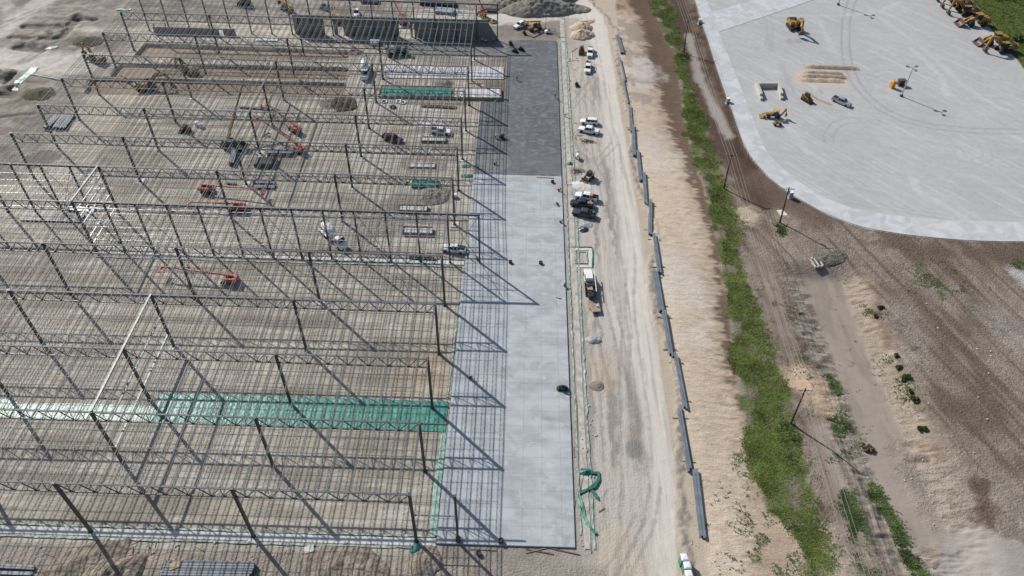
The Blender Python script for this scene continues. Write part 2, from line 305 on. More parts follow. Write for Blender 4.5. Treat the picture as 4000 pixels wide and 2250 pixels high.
mix((0.125, 0.08, 0.055), brm*0.92); mix((0.33, 0.235, 0.16), emb*ss(-4.5, 0, X-br+rill*6)*(1-brm)*0.55)
for p_, r in [((2620, 262), 5), ((2560, 200), 3.5), ((2415, 25), 4), ((2570, 140), 5)]:
    q = P(*p_); mix((0.13, 0.09, 0.06), emb*ss(r, r*0.4, np.hypot(X-q[0], Y-q[1])+nE*r+rill*4)*0.75)
q = P(2510, 275); mix((0.62, 0.59, 0.55), emb*ss(9, 4, np.hypot(X-q[0], (Y-q[1])*0.8)+nE*9)*0.5)
wd = X-gl; HZ -= 1.7*ss(0, 1, (X-e1)/np.maximum(gl-e1, 3)); HZ += emb*rill*0.13
# green verge soil
gm = ss(-1.0, 0.6, X-gl+nE*5)*ss(-1.0, 0.6, gr-X+nE*5)
mix((0.20, 0.165, 0.12), gm*0.9); mix((0.085, 0.12, 0.03), gm*ss(-0.12, 0.08, nE+0.3*nF)*0.8); setA(gm, (1.6, 0.0, 0.0))
# east of the verge
es = ss(-0.5, 0.5, X-gr+nE*4)
tl = 0.6*(fbm(X+Y*0.36, Y*0.10, 0.55, 4, 90)-0.5)+0.8*(fbm(X+Y*.3, Y*.5, .16, 4, 92)-0.5)          # tillage streaks running down the field
mix((0.25, 0.202, 0.162), es); setA(es, (1.9, 0.35, 0.1))
mix((0.115, 0.082, 0.062), es*ss(-0.02, 0.16, tl+nB*0.7+nF*.15)*0.7); mix((0.30, 0.25, 0.205), es*ss(0.04, 0.2, -tl-nB*0.5+nF*.2)*0.5); mix((0.13, 0.095, 0.07), es*ss(0.1, 0.24, fbm(X+Y*.36, Y*.02, 0.9, 4, 191)-.5+nF*.12)*.75)
HZ += es*1.15*ss(0, 14, X-gr)+es*.38*ss(8, 0, yd)*(yd > 0)
nearyard = es*ss(14, 3, yd)*ss(60, 75, Y+0*X); mix((0.13, 0.095, 0.07), nearyard*ss(-0.15, 0.12, nE+nB)*0.85)
def strip(px, r, c, m=0.9, dep=0.0, soft=0.5, k=1.0, a=None):
    global HZ
    d = pdist(X, Y, poly(px))+nE*k*r; mm = ss(r*(1+soft*0.5), r*(1-soft), d); mix(c, mm*m); HZ -= dep*ss(r*1.6, r*0.3, d)
    if a: setA(mm, a)
    return d
dk = (0.072, 0.046, 0.034)
strip([(2650, -20), (2665, 60), (2700, 160), (2712, 230), (2740, 330), (2760, 420), (2810, 500), (2870, 600), (2930, 680), (2990, 760)], 4.6, dk, 0.92, 0, 0.6, 1.2, (0.5, 0, 0.5))
strip([(2735, 20), (2765, 140), (2800, 270), (2840, 390), (2880, 490), (2915, 580), (2960, 650)], 2.8, dk, 0.8, 0.0, 0.7, 2.2, (1.6, 0.5, 0))
strip([(2690, 120), (2712, 200), (2740, 300), (2785, 390), (2825, 480), (2850, 520)], 1.7, (0.36, 0.335, 0.30), 0.7, 0, 0.7, 1.3, (0.3, 0, 0.4))
strip([(2960, 690), (3040, 760), (3100, 800), (3200, 860)], 4.5, (0.14, 0.10, 0.075), 0.7, 0, 0.8, 1.2, (1.2, 0.3, 0))
# drainage channel with pale rilled banks
CH = [(3205, 1045), (3235, 1080), (3255, 1150), (3290, 1250), (3330, 1350), (3372, 1460), (3420, 1570), (3470, 1700), (3530, 1850), (3590, 1980), (3640, 2060), (3660, 2160)]
cdst = pdist(X, Y, poly(CH)); chx = np.interp(Y, *line_of(CH)); side = X-chx
bank = ss(13, 7, cdst+nE*4)*es*ss(-2, 4, P(3200, 1040)[1]-Y); br2 = ew(0.35, 1.4, 95)+0.4*nF; mix((0.25, 0.2, 0.15), bank*ss(0.0, 0.15, br2)*0.6)
mix((0.43, 0.35, 0.275), bank*ss(-2, 1, side)*ss(11, 8, cdst+nE*3)*0.85); mix((0.42, 0.365, 0.305), bank*ss(1, -2, side)*ss(10.5, 8.5, cdst+br2*4)*0.85); mix((0.17, 0.125, 0.09), bank*ss(1, -2, side)*ss(.02, .16, br2)*.7); mix((0.13, 0.085, 0.06), bank*ss(9.5, 12, cdst-2+nE*5+br2*5)*ss(0, -1, side)*0.85)
mix((0.17, 0.11, 0.075), bank*ss(6.5, 10, cdst+nE*6+br2*6)*ss(0, 1, side)*ss(-0.12, 0.1, nE+nB)*0.8); setA(bank, (0.5, 1.0, 0))
bed = ss(5.2, 3.6, cdst+nE*1.2)*es*ss(-1, 2, P(3200, 1040)[1]-Y)*ss(5, 9, Y+4); mix((0.305, 0.262, 0.22), bed*0.9); mix((0.235, 0.20, 0.168), bed*ss(0.0, 0.2, fbm(side*1.0, Y*0.12, 0.8, 3, 97)-0.5)*0.6); setA(bed, (0.15, 0, 0.2))
HZ -= 1.9*ss(12, 4, cdst)*es*ss(-3, 3, P(3200, 1040)[1]-Y); HZ += bank*(1-bed)*br2*0.75
# dirt track beside the verge with two darker ruts
TR = [(2960, 1000), (3010, 1130), (3060, 1300), (3140, 1500), (3190, 1640), (3240, 1800), (3310, 2000), (3370, 2180), (3400, 2300)]
strip(TR, 2.6, (0.27, 0.22, 0.18), 0.5, 0, 0.8, 1.0, (0.5, 0, 0.7))
for off in (-8, 22): strip([(a+off, b) for a, b in TR], 0.55, (0.17, 0.13, 0.10), 0.6, 0.05, 0.6, 0.8)
TR2 = [(3270, 1690), (3340, 1800), (3410, 1930), (3470, 2080), (3540, 2250), (3570, 2330)]
strip(TR2, 4.5, (0.37, 0.32, 0.27), 0.7, 0, 0.7, 1.0)
for off in (-32, 14): strip([(a+off, b) for a, b in TR2], 0.9, (0.235, 0.19, 0.15), 0.8, 0.08, 0.6, 0.9, (0.4, 0, 0.8))
strip([(3130, 1450), (3190, 1480), (3230, 1550)], 4.2, (0.56, 0.41, 0.29), 0.85, 0, 0.6, 1.5)
strip([(2890, 800), (2930, 830)], 2.8, (0.55, 0.46, 0.34), 0.8, 0, 0.6, 2)
strip([(3260, 2050), (3290, 2250), (3300, 2350)], 3.0, (0.46, 0.39, 0.32), 0.6, 0, 0.8, 1.4)
# smooth grey mud bottom right, rocky slope above it
mud = sdf(X, Y, poly([(3700, 2060), (3790, 2040), (4000, 2110), (4200, 2150), (4200, 2500), (3600, 2500), (3640, 2200), (3690, 2180)])); mm_ = ss(1.2, -0.8, mud+nE*3); mix((0.34, 0.305, 0.275), mm_*0.95); setA(mm_, (0.25, 0.25, 0)); 
rk = ss(6, -2, sdf(X, Y, poly([(3560, 1760), (3800, 1850), (4100, 1900), (4100, 2120), (3780, 2050), (3640, 1950)]))+nE*6)*(1-mm_); mix((0.31, 0.265, 0.225), rk*0.6); setA(rk, (2.0, 0.2, 0)); mix((0.14, 0.095, 0.07), rk*ss(2.2, .4, pdist(X, Y, poly([(3830, 1880), (3860, 1960), (3870, 2060)]))+nE*6)*0.85)
strip([(3520, 1200), (3570, 1350)], 5, (0.42, 0.37, 0.325), 0.4, 0, 0.8, 1.6); strip([(3920, 1250), (3990, 1330)], 6, (0.36, 0.325, 0.29), 0.5, 0, 0.8, 1.4); strip([(3970, 1060), (4010, 1090)], 3, (0.55, 0.55, 0.53), 0.7, 0, 0.8, 2)
for q_ in [(3585, 1710), (3600, 1770), (3640, 1740)]: strip([(q_[0]-30, q_[1]), (q_[0]+40, q_[1]+4)], 0.6, (0.15, 0.10, 0.07), 0.6, 0.1, 0.7, 2.5)
# the yard: milled grey surface with wheel tracks, and the lawn past its corner
ym = ss(0.25, -0.25, yd); mix((0.43, 0.427, 0.42), ym); setA(ym, (0.10, 0.0, 0.0))
mix((0.39, 0.39, 0.388), ym*ss(0.0, 0.2, nB+0.3*nE)*0.6); mix((0.49, 0.50, 0.505), ym*ss(0.1, 0.22, fbm((X+Y*0.75)*1.1, (Y-X*0.75)*0.06, 1.0, 3, 120)-0.5)*0.6)
mix((0.35, 0.355, 0.36), ym*ss(0.1, 0.24, fbm((X*0.2+Y*0.8)*1.4, (X-Y*0.3)*0.05, 1.0, 3, 125)-0.5)*0.35)
def tracks(px, gap=2.0, w_=0.45, m=0.5, c=(0.30, 0.30, 0.30)):
    d = pair(px, gap); mix(c, ym*ss(w_, w_*0.3, d)*m*(0.55+ss(-0.1, 0.1, nF)*0.6))
tracks([(3335, -20), (3305, 80), (3302, 180), (3312, 250), (3340, 320), (3390, 380), (3450, 430), (3540, 470), (3650, 495), (3800, 510), (4000, 515)], 2.6, 0.55, 0.7)
tracks([(3240, 560), (3235, 530), (3260, 490), (3310, 470), (3380, 468), (3440, 480)], 2.6, 0.45, 0.5)
for q_, c_ in (([(3020, 60), (3250, 62), (3430, 50), (3520, 5)], (0.53, 0.53, 0.53)), ([(3400, 40), (3600, 185), (3760, 330), (3900, 420)], (0.53, 0.53, 0.53)), ([(3060, 250), (3080, 330), (3130, 400)], (0.34, .34, .34)), ([(3560, 190), (3680, 300), (3700, 380)], (0.55, 0.55, 0.55)), ([(3200, 80), (3230, 150), (3260, 200)], (0.52, .52, .52)), ([(3000, 140), (3010, 200)], (0.33, .33, .33)), ([(3010, 430), (3100, 520), (3160, 600)], (0.5, .5, .5)), ([(3560, 700), (3600, 760)], (0.56, .56, .56))): mix(c_, ym*ss(1.6, 0.2, pdist(X, Y, poly(q_))+nE*3)*0.45)
tracks([(3480, 265), (3560, 290), (3620, 330)], 2.2, 0.4, 0.4); tracks([(3400, 300), (3450, 280), (3540, 285), (3600, 310)], 2.4, 0.4, 0.35); tracks([(3730, 570), (3760, 620), (3820, 632), (3860, 615), (3850, 580)], 2.6, 0.4, 0.35); tracks([(3180, 760), (3400, 800), (3700, 850)], 1.8, 0.5, 0.3)
tracks([(3060, 300), (3090, 360), (3150, 410), (3300, 440)], 2, 0.4, 0.35); tracks([(2990, 0), (3010, 120), (3000, 180)], 2, 0.4, 0.3)
for q_ in [(3085, 160), (3118, 160)]: qq = P(*q_); mix((0.30, 0.31, 0.30), ss(1.6, 1.0, np.hypot(X-qq[0], (Y-qq[1])*0.7)+nE)*ym*0.7)
pd_ = sdf(X, Y, poly([(3098, 275), (3290, 285), (3318, 342), (3110, 325)])); mix((0.55, 0.45, 0.34), ym*ss(1.0, -1.0, pd_+nE*3)*0.85); strip([(3150, 358), (3195, 388), (3245, 408)], 0.8, (0.36, 0.18, 0.11), 0.8, 0, 0.7, 1.0); strip([(3200, 350), (3212, 368)], 0.7, (0.36, 0.2, 0.14), 0.5, 0, 0.7, 2)
lawn = ss(-0.4, 0.6, yd+nE)*ss(125, 128, Y)*ss(150, 152, X); mix((0.075, 0.10, 0.022), lawn); mix((0.12, 0.12, 0.04), lawn*ss(0.0, 0.2, nB+nE*0.5)*0.6); setA(lawn, (1.2, 0, 0)); HZ = HZ*(1-lawn)
HZ = HZ*(1-ss(0.6, -0.1, yd))-0.03*(yd < 0.3)
# membrane strips beside the slab and edges
ms = ss(-0.3, 0.3, X-SLX1)*ss(-0.3, 0.3, SLX1+4.2-X+nE)*ss(181, 179, Y)*ss(-2, -0.5, Y); mix((0.36, 0.335, 0.295), ms*0.8); mix((0.30, 0.38, 0.33), ms*ss(0.02, 0.15, fbm(X*2.2, Y*0.12, 1.0, 3, 140)-0.5)*0.5); setA(ms, (0.9, 0, 0.3))
d = sdf(X, Y, poly([(930, 2290), (1000, 2230), (1450, 2150), (1480, 2350), (800, 2350)]))
fb = ss(-2.2, -4.5, Y)*ss(33, 30, X); mix((0.33, 0.29, 0.245), fb*0.8); mix((0.45, 0.35, 0.27), fb*ss(0.0, 0.16, nB+0.4*nE)*0.6); setA(fb, (1.5, 0.2, 0))
C *= (1+(0.16+0.30*np.clip(A[:, 0]-.6, 0, 1))*nF+(0.12+.3*np.clip(A[:, 0]-.6, 0, 1))*nE)[:, None]*(1+0.10*(fbm(X, Y, 0.02, 2, 150)-0.5))[:, None]
HZ += 0.05*A[:, 0]*nF*(yd > 0)
HZ[(X > -2) & (X < SLX1+0.1) & (Y > -0.5) & (Y < 179)] = np.minimum(HZ[(X > -2) & (X < SLX1+0.1) & (Y > -0.5) & (Y < 179)], -0.02)
zint = None
def hz_arr(x, y):
    i = np.clip(np.searchsorted(GX, x), 1, len(GX)-1); j = np.clip(np.searchsorted(GY, y), 1, len(GY)-1); return HZ[j*len(GX)+i]
def hz_at(x, y):                       # terrain height under a point
    i = np.searchsorted(GX, x); j = np.searchsorted(GY, y)
    i = min(max(i, 1), len(GX)-1); j = min(max(j, 1), len(GY)-1); n = len(GX)
    return float(HZ[j*n+i]+HZ[(j-1)*n+i]+HZ[j*n+i-1]+HZ[(j-1)*n+i-1])/4
def G(x, y, extra=0.0):                # photograph point -> point on the terrain
    z = 0.0
    for _ in range(4): q = P(x, y, z+extra); z = hz_at(*q)
    return (q[0], q[1], z)

def ground_material():
    m = bpy.data.materials.new('site_soil'); m.use_nodes = True; n = m.node_tree; L = n.links; b = n.nodes['Principled BSDF']
    b.inputs['Roughness'].default_value = 0.95; b.inputs['Specular IOR Level'].default_value = 0.15
    a = n.nodes.new('ShaderNodeAttribute'); a.attribute_name = 'Col'; k = n.nodes.new('ShaderNodeAttribute'); k.attribute_name = 'aux'
    sp = n.nodes.new('ShaderNodeSeparateColor'); L.new(k.outputs['Color'], sp.inputs[0]); tc = n.nodes.new('ShaderNodeTexCoord')
    def noise(scale, vec=None, det=5, rough=0.6, dist=0.0):
        t = n.nodes.new('ShaderNodeTexNoise'); t.inputs['Scale'].default_value = scale; t.inputs['Detail'].default_value = det; t.inputs['Roughness'].default_value = rough; t.inputs['Distortion'].default_value = dist
        if vec:
            mp = n.nodes.new('ShaderNodeMapping'); mp.inputs['Scale'].default_value = vec; L.new(tc.outputs['Object'], mp.inputs[0]); L.new(mp.outputs[0], t.inputs['Vector'])
        else: L.new(tc.outputs['Object'], t.inputs['Vector'])
        return t.outputs[0]
    def mth(op, x, y):
        t = n.nodes.new('ShaderNodeMath'); t.operation = op
        for i, v in enumerate((x, y)):
            if isinstance(v, (int, float)): t.inputs[i].default_value = v
            else: L.new(v, t.inputs[i])
        return t.outputs[0]
    f1 = noise(2.2); f2 = noise(1.0, (0.55, 1.75, 1), 6, 0.68, 1.6); f3 = noise(1.0, (1.3, 0.05, 1), 5, 0.7)
    h = mth('ADD', mth('ADD', mth('MULTIPLY', mth('MULTIPLY', f1, sp.outputs[0]), 0.22), mth('MULTIPLY', mth('MULTIPLY', f2, sp.outputs[1]), 0.42)), mth('MULTIPLY', mth('MULTIPLY', f3, sp.outputs[2]), 0.22))
    bp = n.nodes.new('ShaderNodeBump'); bp.inputs['Strength'].default_value = 1.0; bp.inputs['Distance'].default_value = 1.0; L.new(h, bp.inputs['Height']); L.new(bp.outputs[0], b.inputs['Normal'])
    g = mth('ADD', mth('MULTIPLY', mth('SUBTRACT', noise(5.0, None, 4, 0.7), 0.5), mth('ADD', mth('MULTIPLY', sp.outputs[0], 0.55), 0.22)), 1.0)
    g = mth('ADD', g, mth('MULTIPLY', mth('MULTIPLY', mth('SUBTRACT', f2, 0.5), sp.outputs[1]), 0.7))
    v = n.nodes.new('ShaderNodeVectorMath'); v.operation = 'SCALE'; L.new(a.outputs['Color'], v.inputs[0]); L.new(g, v.inputs['Scale']); L.new(v.outputs[0], b.inputs['Base Color'])
    return m
SOIL = ground_material()
nx, ny = len(GX), len(GY)
ii, jj = np.meshgrid(np.arange(nx-1), np.arange(ny-1)); ii = ii.ravel(); jj = jj.ravel()
quad = np.stack([jj*nx+ii, jj*nx+ii+1, (jj+1)*nx+ii+1, (jj+1)*nx+ii], 1)
fx = X[quad].mean(1); fy = Y[quad].mean(1)
fr1 = np.interp(fy, *R1); fe1 = np.interp(fy, *E1); fgl = np.interp(fy, *GL); fgr = np.interp(fy, *GR); fyd = yd[quad].mean(1)
zone = np.zeros(len(quad), int)
zone[(fx > fr1-10) & (fx < fr1) & (fy > -60) & (fy < 260) & (fx > 28)] = 1
zone[(fx > fe1) & (fx <= fgl) & (fy > -60) & (fy < 260)] = 2
zone[(fx > fgl) & (fx < fgr) & (fy > -60) & (fy < 260)] = 3
zone[(fyd < 0)] = 4
zone[(fyd >= 0) & (fx > 150) & (fy > 126)] = 5
zone[(cdst[quad].mean(1) < 4.6) & (fx > fgr) & (fy < P(3200, 1040)[1]) & (fy > -30)] = 6
def grid_object(name, sel):
    q = quad[sel]; used, inv = np.unique(q, return_inverse=True); inv = inv.reshape(q.shape)
    me = bpy.data.meshes.new(name); me.from_pydata(np.stack([X[used], Y[used], HZ[used]], 1), [], inv)
    me.polygons.foreach_set('use_smooth', np.ones(len(q), bool))
    ca = me.color_attributes.new('Col', 'FLOAT_COLOR', 'POINT'); ca.data.foreach_set('color', np.concatenate([np.clip(C[used], 0.005, 0.8), np.ones((len(used), 1))], 1).astype(np.float32).ravel())
    ca = me.color_attributes.new('aux', 'FLOAT_COLOR', 'POINT'); ca.data.foreach_set('color', np.concatenate([A[used], np.ones((len(used), 1))], 1).astype(np.float32).ravel())
    me.materials.append(SOIL); o = obj(name, me); return o
for k, (nm, lb) in enumerate([('ground', 'bare compacted tan earth of the building site'), ('dirt_road', 'pale compacted dirt haul road with wheel ruts'), ('embankment', 'cream and brown earth slope cut by small erosion rills'), ('grass_verge', 'soil of the green grass strip below the embankment'), ('yard', 'flat grey milled yard surface with curved wheel tracks'), ('lawn', 'green lawn past the corner of the grey yard'), ('drainage_channel', 'smooth sandy bed of the winding drainage channel')]):
    if (zone == k).any(): tag(grid_object(nm, zone == k), lb, nm.replace('_', ' '), kind='structure')

# ------------------------------------------------------------------ slabs, pavement band, strips
def concrete_mat(name, base, kind):
    m = bpy.data.materials.new(name); m.use_nodes = True; n = m.node_tree; L = n.links; b = n.nodes['Principled BSDF']
    b.inputs['Roughness'].default_value = 0.7; b.inputs['Specular IOR Level'].default_value = 0.3; tc = n.nodes.new('ShaderNodeTexCoord')
    def noise(s, vec=(1, 1, 1), det=4, dist=0.0, rough=0.55):
        mp = n.nodes.new('ShaderNodeMapping'); mp.inputs['Scale'].default_value = vec; L.new(tc.outputs['Object'], mp.inputs[0])
        t = n.nodes.new('ShaderNodeTexNoise'); t.inputs['Scale'].default_value = s; t.inputs['Detail'].default_value = det; t.inputs['Distortion'].default_value = dist; t.inputs['Roughness'].default_value = rough
        L.new(mp.outputs[0], t.inputs['Vector']); return t.outputs[0]
    def ramp(x, a, c, lo=0.0, hi=1.0):
        t = n.nodes.new('ShaderNodeMapRange'); t.interpolation_type = 'SMOOTHSTEP'; L.new(x, t.inputs[0])
        for i, v in enumerate((a, c, lo, hi)): t.inputs[i+1].default_value = v
        return t.outputs[0]
    def mixc(f, c1, c2):
        t = n.nodes.new('ShaderNodeMix'); t.data_type = 'RGBA'; L.new(f, t.inputs[0])
        for i, c in ((6, c1), (7, c2)):
            if isinstance(c, tuple): t.inputs[i].default_value = c+(1,)
            else: L.new(c, t.inputs[i])
        return t.outputs[2]
    def joint(ax, sp, off, wd=0.05):
        sx = n.nodes.new('ShaderNodeSeparateXYZ'); L.new(tc.outputs['Object'], sx.inputs[0])
        a = n.nodes.new('ShaderNodeMath'); a.operation = 'ADD'; L.new(sx.outputs[ax], a.inputs[0]); a.inputs[1].default_value = off+1000*sp
        d = n.nodes.new('ShaderNodeMath'); d.operation = 'PINGPONG'; L.new(a.outputs[0], d.inputs[0]); d.inputs[1].default_value = sp/2
        return ramp(d.outputs[0], wd*0.5, wd*1.6, 1.0, 0.0)
    bs = tuple(base)
    if kind == 'light':
        c = mixc(ramp(noise(0.16, (1, 1.6, 1)), 0.35, 0.65), tuple(v*0.84 for v in bs), tuple(v*1.10 for v in bs))
        c = mixc(ramp(noise(0.5, (0.7, 1.6, 1), 5, 1.0), 0.55, 0.75, 0, 0.55), c, tuple(v*0.66 for v in bs))
        c = mixc(ramp(noise(0.55, (1, 1, 1), 3, 0.8), 0.62, 0.70, 0, 0.4), c, (0.54, 0.56, 0.58))
        c = mixc(ramp(noise(0.3, (0.35, 2.2, 1), 4), 0.5, 0.7, 0, 0.5), c, tuple(v*1.2 for v in bs))
        c = mixc(ramp(noise(0.22, (1, 1, 1), 5, 0.7), 0.58, 0.68, 0, 0.45), c, tuple(v*0.6 for v in bs))
        c = mixc(ramp(noise(0.11), 0.55, 0.75, 0, 0.4), c, (0.40, 0.38, 0.34))
        sx = n.nodes.new('ShaderNodeSeparateXYZ'); dv = n.nodes.new('ShaderNodeVectorMath'); dv.operation = 'ADD'; jn = n.nodes.new('ShaderNodeTexNoise'); jn.inputs['Scale'].default_value = 0.23; L.new(tc.outputs['Object'], jn.inputs['Vector'])
        js = n.nodes.new('ShaderNodeVectorMath'); js.operation = 'SCALE'; js.inputs['Scale'].default_value = 5.5; L.new(jn.outputs['Color'], js.inputs[0]); L.new(tc.outputs['Object'], dv.inputs[0]); L.new(js.outputs[0], dv.inputs[1]); L.new(dv.outputs[0], sx.inputs[0]); ds = []
        for ax, sp in ((0, 3.43), (1, 3.43)):
            a_ = n.nodes.new('ShaderNodeMath'); a_.operation = 'PINGPONG'; L.new(sx.outputs[ax], a_.inputs[0]); a_.inputs[1].default_value = sp/2
            e_ = n.nodes.new('ShaderNodeMath'); e_.operation = 'POWER'; L.new(a_.outputs[0], e_.inputs[0]); e_.inputs[1].default_value = 2; ds.append(e_.outputs[0])
        sm = n.nodes.new('ShaderNodeMath'); sm.operation = 'ADD'; L.new(ds[0], sm.inputs[0]); L.new(ds[1], sm.inputs[1])
        sf = n.nodes.new('ShaderNodeMath'); sf.operation = 'MULTIPLY'; L.new(ramp(sm.outputs[0], 0.25, 0.6, 1, 0), sf.inputs[0]); L.new(ramp(noise(0.35, (1, 1, 1), 5, .5), 0.42, 0.62, 0.0, 0.4), sf.inputs[1])
        c = mixc(sf.outputs[0], c, (0.53, 0.55, 0.57))
        for ax, sp, of in ((0, 3.43, -0.5), (1, 3.43, 0.3)): c = mixc(joint(ax, sp, of, 0.026), c, (0.25, 0.26, 0.27))
    elif kind == 'dark':
        w1 = n.nodes.new('ShaderNodeMath'); w1.operation = 'MULTIPLY'; L.new(noise(0.10, (0.28, 1.1, 1), 2.0, 1.2), w1.inputs[0]); w1.inputs[1].default_value = 22
        w2 = n.nodes.new('ShaderNodeMath'); w2.operation = 'PINGPONG'; L.new(w1.outputs[0], w2.inputs[0]); w2.inputs[1].default_value = 0.5
        w3 = n.nodes.new('ShaderNodeMath'); w3.operation = 'MULTIPLY'; L.new(w2.outputs[0], w3.inputs[0]); L.new(ramp(noise(0.6), 0.35, 0.65, 0.6, 2.0), w3.inputs[1])
        c = mixc(ramp(noise(0.08), 0.35, 0.65), bs, tuple(v*1.35 for v in bs))
        c = mixc(ramp(w3.outputs[0], 0.25, 0.8, 0, 0.9), c, tuple(v*2.0 for v in bs))
        c = mixc(ramp(noise(1.2, (0.5, 1.2, 1), 5), 0.4, 0.75, 0, 0.4), c, tuple(v*1.5 for v in bs))
        for ax, sp, of in ((0, 11.5, -4.9), (1, 6.86, -1.0)): c = mixc(joint(ax, sp, of, 0.02), c, (0.26, 0.26, 0.26))
    else:
        c = mixc(ramp(noise(0.25, (1, 1, 1), 4, 1.0), 0.35, 0.7), tuple(v*0.85 for v in bs), tuple(v*1.1 for v in bs))
        c = mixc(ramp(noise(0.9, (1, 1, 1), 5, 0.5), 0.55, 0.8, 0, 0.5), c, tuple(v*0.72 for v in bs))
    L.new(c, b.inputs['Base Color'])
    bn = noise(3.0, (1, 1, 1), 6); bp = n.nodes.new('ShaderNodeBump'); bp.inputs['Distance'].default_value = 0.012; L.new(bn, bp.inputs['Height']); L.new(bp.outputs[0], b.inputs['Normal'])
    return m
SLAB_L = concrete_mat('cured_slab', (0.405, 0.43, 0.45), 'light'); SLAB_D = concrete_mat('fresh_dark_slab', (0.095, 0.10, 0.107), 'dark')
BAND = concrete_mat('pavement_concrete', (0.52, 0.53, 0.535), 'band'); SLAB_G = concrete_mat('grey_new_slab', (0.20, 0.20, 0.195), 'band'); PADW = concrete_mat('white_pad', (0.58, 0.57, 0.57), 'band')
def plate(name, pts, z1, z0, m, label=None, cat=None, kind='structure', parent=None):
    n = len(pts); b = MB(); b.add([(x, y, z1) for x, y in pts]+[(x, y, z0) for x, y in pts], [tuple(range(n))]+[(i, n+i, n+(i+1) % n, (i+1) % n) for i in range(n)])
    o = obj(name, b.mesh(name, m), parent)
    if parent is None: tag(o, label, cat or name.replace('_', ' '), kind=kind)
    return o
YS = 102.9
plate('concrete_slab', [(SLX0, -0.35), (SLX1, -0.35), (SLX1, YS), (SLX0, YS)], 0.34, -0.3, SLAB_L, 'long light grey cured concrete slab beside the steel frame', 'concrete slab')
plate('dark_concrete_slab', [(SLX0, YS+0.02), (SLX1, YS+0.02), (SLX1, 178.3), (10.6, 178.3), (10.6, 138.6), (SLX0, 138.6)], 0.34, -0.3, SLAB_D, 'freshly poured dark concrete slab with swirling trowel marks', 'concrete slab')
q = P(1930, 637); b = MB(); b.lathe([(0.1, 0.345), (4.6, 0.345), (4.6, 0.33)], 28); me = b.mesh('slab_patch', SLAB_G); o = obj('slab_patch', me, loc=(q[0], q[1], 0)); tag(o, 'pale round unfinished patch at the corner of the dark slab', 'slab patch', kind='structure')
plate('grey_slab_strip', [(P(1520, 200)[0], 166.3), (10.2, 166.3), (10.2, 177.6), (P(1520, 200)[0], 177.6)], 0.05, -0.2, SLAB_G, 'smooth mid grey concrete strip in front of the precast wall', 'concrete strip')
def resample(p, n):
    s_ = np.concatenate([[0], np.cumsum(np.hypot(*np.diff(p, axis=0).T))]); s_ /= s_[-1]; u_ = np.linspace(0, 1, n); return np.stack([np.interp(u_, s_, p[:, 0]), np.interp(u_, s_, p[:, 1])], 1)
def smooth_line(p):
    p = resample(p, 90)
    for _ in range(3): p[1:-1] = (p[:-2]+2*p[1:-1]+p[2:])/4
    return p
Y1S, Y2S = smooth_line(Y1W), smooth_line(Y2W)
band = MB(); nA = len(Y1S); band.add([(x, y, 0.06) for x, y in Y1S]+[(x, y, 0.06) for x, y in Y2S]+[(x, y, -0.5) for x, y in Y1S], [(i, i+1, nA+i+1, nA+i) for i in range(nA-1)]+[(2*nA+i, 2*nA+i+1, i+1, i) for i in range(nA-1)])
tag(obj('pavement', band.mesh('pavement', BAND)), 'curved pale concrete band round the edge of the grey yard', 'pavement', kind='structure')
plate('cross_pavement', [P(*p) for p in [(2779, 47), (2810, 124), (3000, 60), (3175, 0), (3350, -60), (3150, -60), (2948, 0)]], 0.05, -0.02, BAND, 'straight pale concrete lane crossing the top of the grey yard', 'pavement')
def ribbon(name, px, w_, m, z=0.05, label=None, cat=None, kind=None, wob=0.15, thick=0.03, ter=False, world=None):
    pts = world or [P(*p) for p in px]; out = []
    for (a, c) in zip(pts[:-1], pts[1:]):
        L_ = math.hypot(c[0]-a[0], c[1]-a[1]); n = max(1, int(L_/1.2))
        for i in range(n): out.append((a[0]+(c[0]-a[0])*i/n, a[1]+(c[1]-a[1])*i/n))
    out.append(pts[-1]); vs = []; fs = []
    for i, p in enumerate(out):
        a = out[max(0, i-1)]; c = out[min(len(out)-1, i+1)]; d = math.hypot(c[0]-a[0], c[1]-a[1]) or 1; nx_, ny_ = -(c[1]-a[1])/d, (c[0]-a[0])/d
        w1 = w_/2*(1+random.uniform(-wob, wob)); w2 = w_/2*(1+random.uniform(-wob, wob)); zz = z+(hz_at(*p) if ter else 0)
        vs += [(p[0]+nx_*w1, p[1]+ny_*w1, zz-thick), (p[0]+nx_*w1*0.9, p[1]+ny_*w1*0.9, zz+random.uniform(0, wob)*0.2), (p[0]-nx_*w2*0.9, p[1]-ny_*w2*0.9, zz+random.uniform(0, wob)*0.2), (p[0]-nx_*w2, p[1]-ny_*w2, zz-thick)]
    for i in range(len(out)-1):
        o_ = i*4
        for j in range(3): fs.append((o_+j, o_+j+1, o_+5+j, o_+4+j))
    b = MB(); b.add(vs, fs); o = obj(name, b.mesh(name, m)); return tag(o, label, cat, kind=kind)
ribbon('footing_strip', None, 1.5, CONCW, 0.10, 'pale concrete footing strip along the front column line', 'footing', 'structure', 0.03, 0.15, world=[(-175, -0.1), (3.3, -0.1)])
ribbon('footing_strip', None, 1.5, CONCW, 0.10, 'pale concrete footing strip under the row of closely spaced posts', 'footing', 'structure', 0.05, 0.15, world=[(-82, 68.7), (3.2, 68.7)])
ribbon('footing_strip', None, 1.2, DUSTF, 0.10, 'pale concrete footing strip along the east side of the long slab', 'footing', 'structure', 0.12, 0.15, world=[(SLX1+2.2, -0.5), (SLX1+2.3, 178)])
ribbon('footing_strip', None, 1.5, DUSTF, 0.08, 'pale footing strip turning the corner north of the dark slab', 'footing', 'structure', 0.1, 0.15, world=[(-20, 199.5), (28.8, 199.0), (28.9, 178.5)])
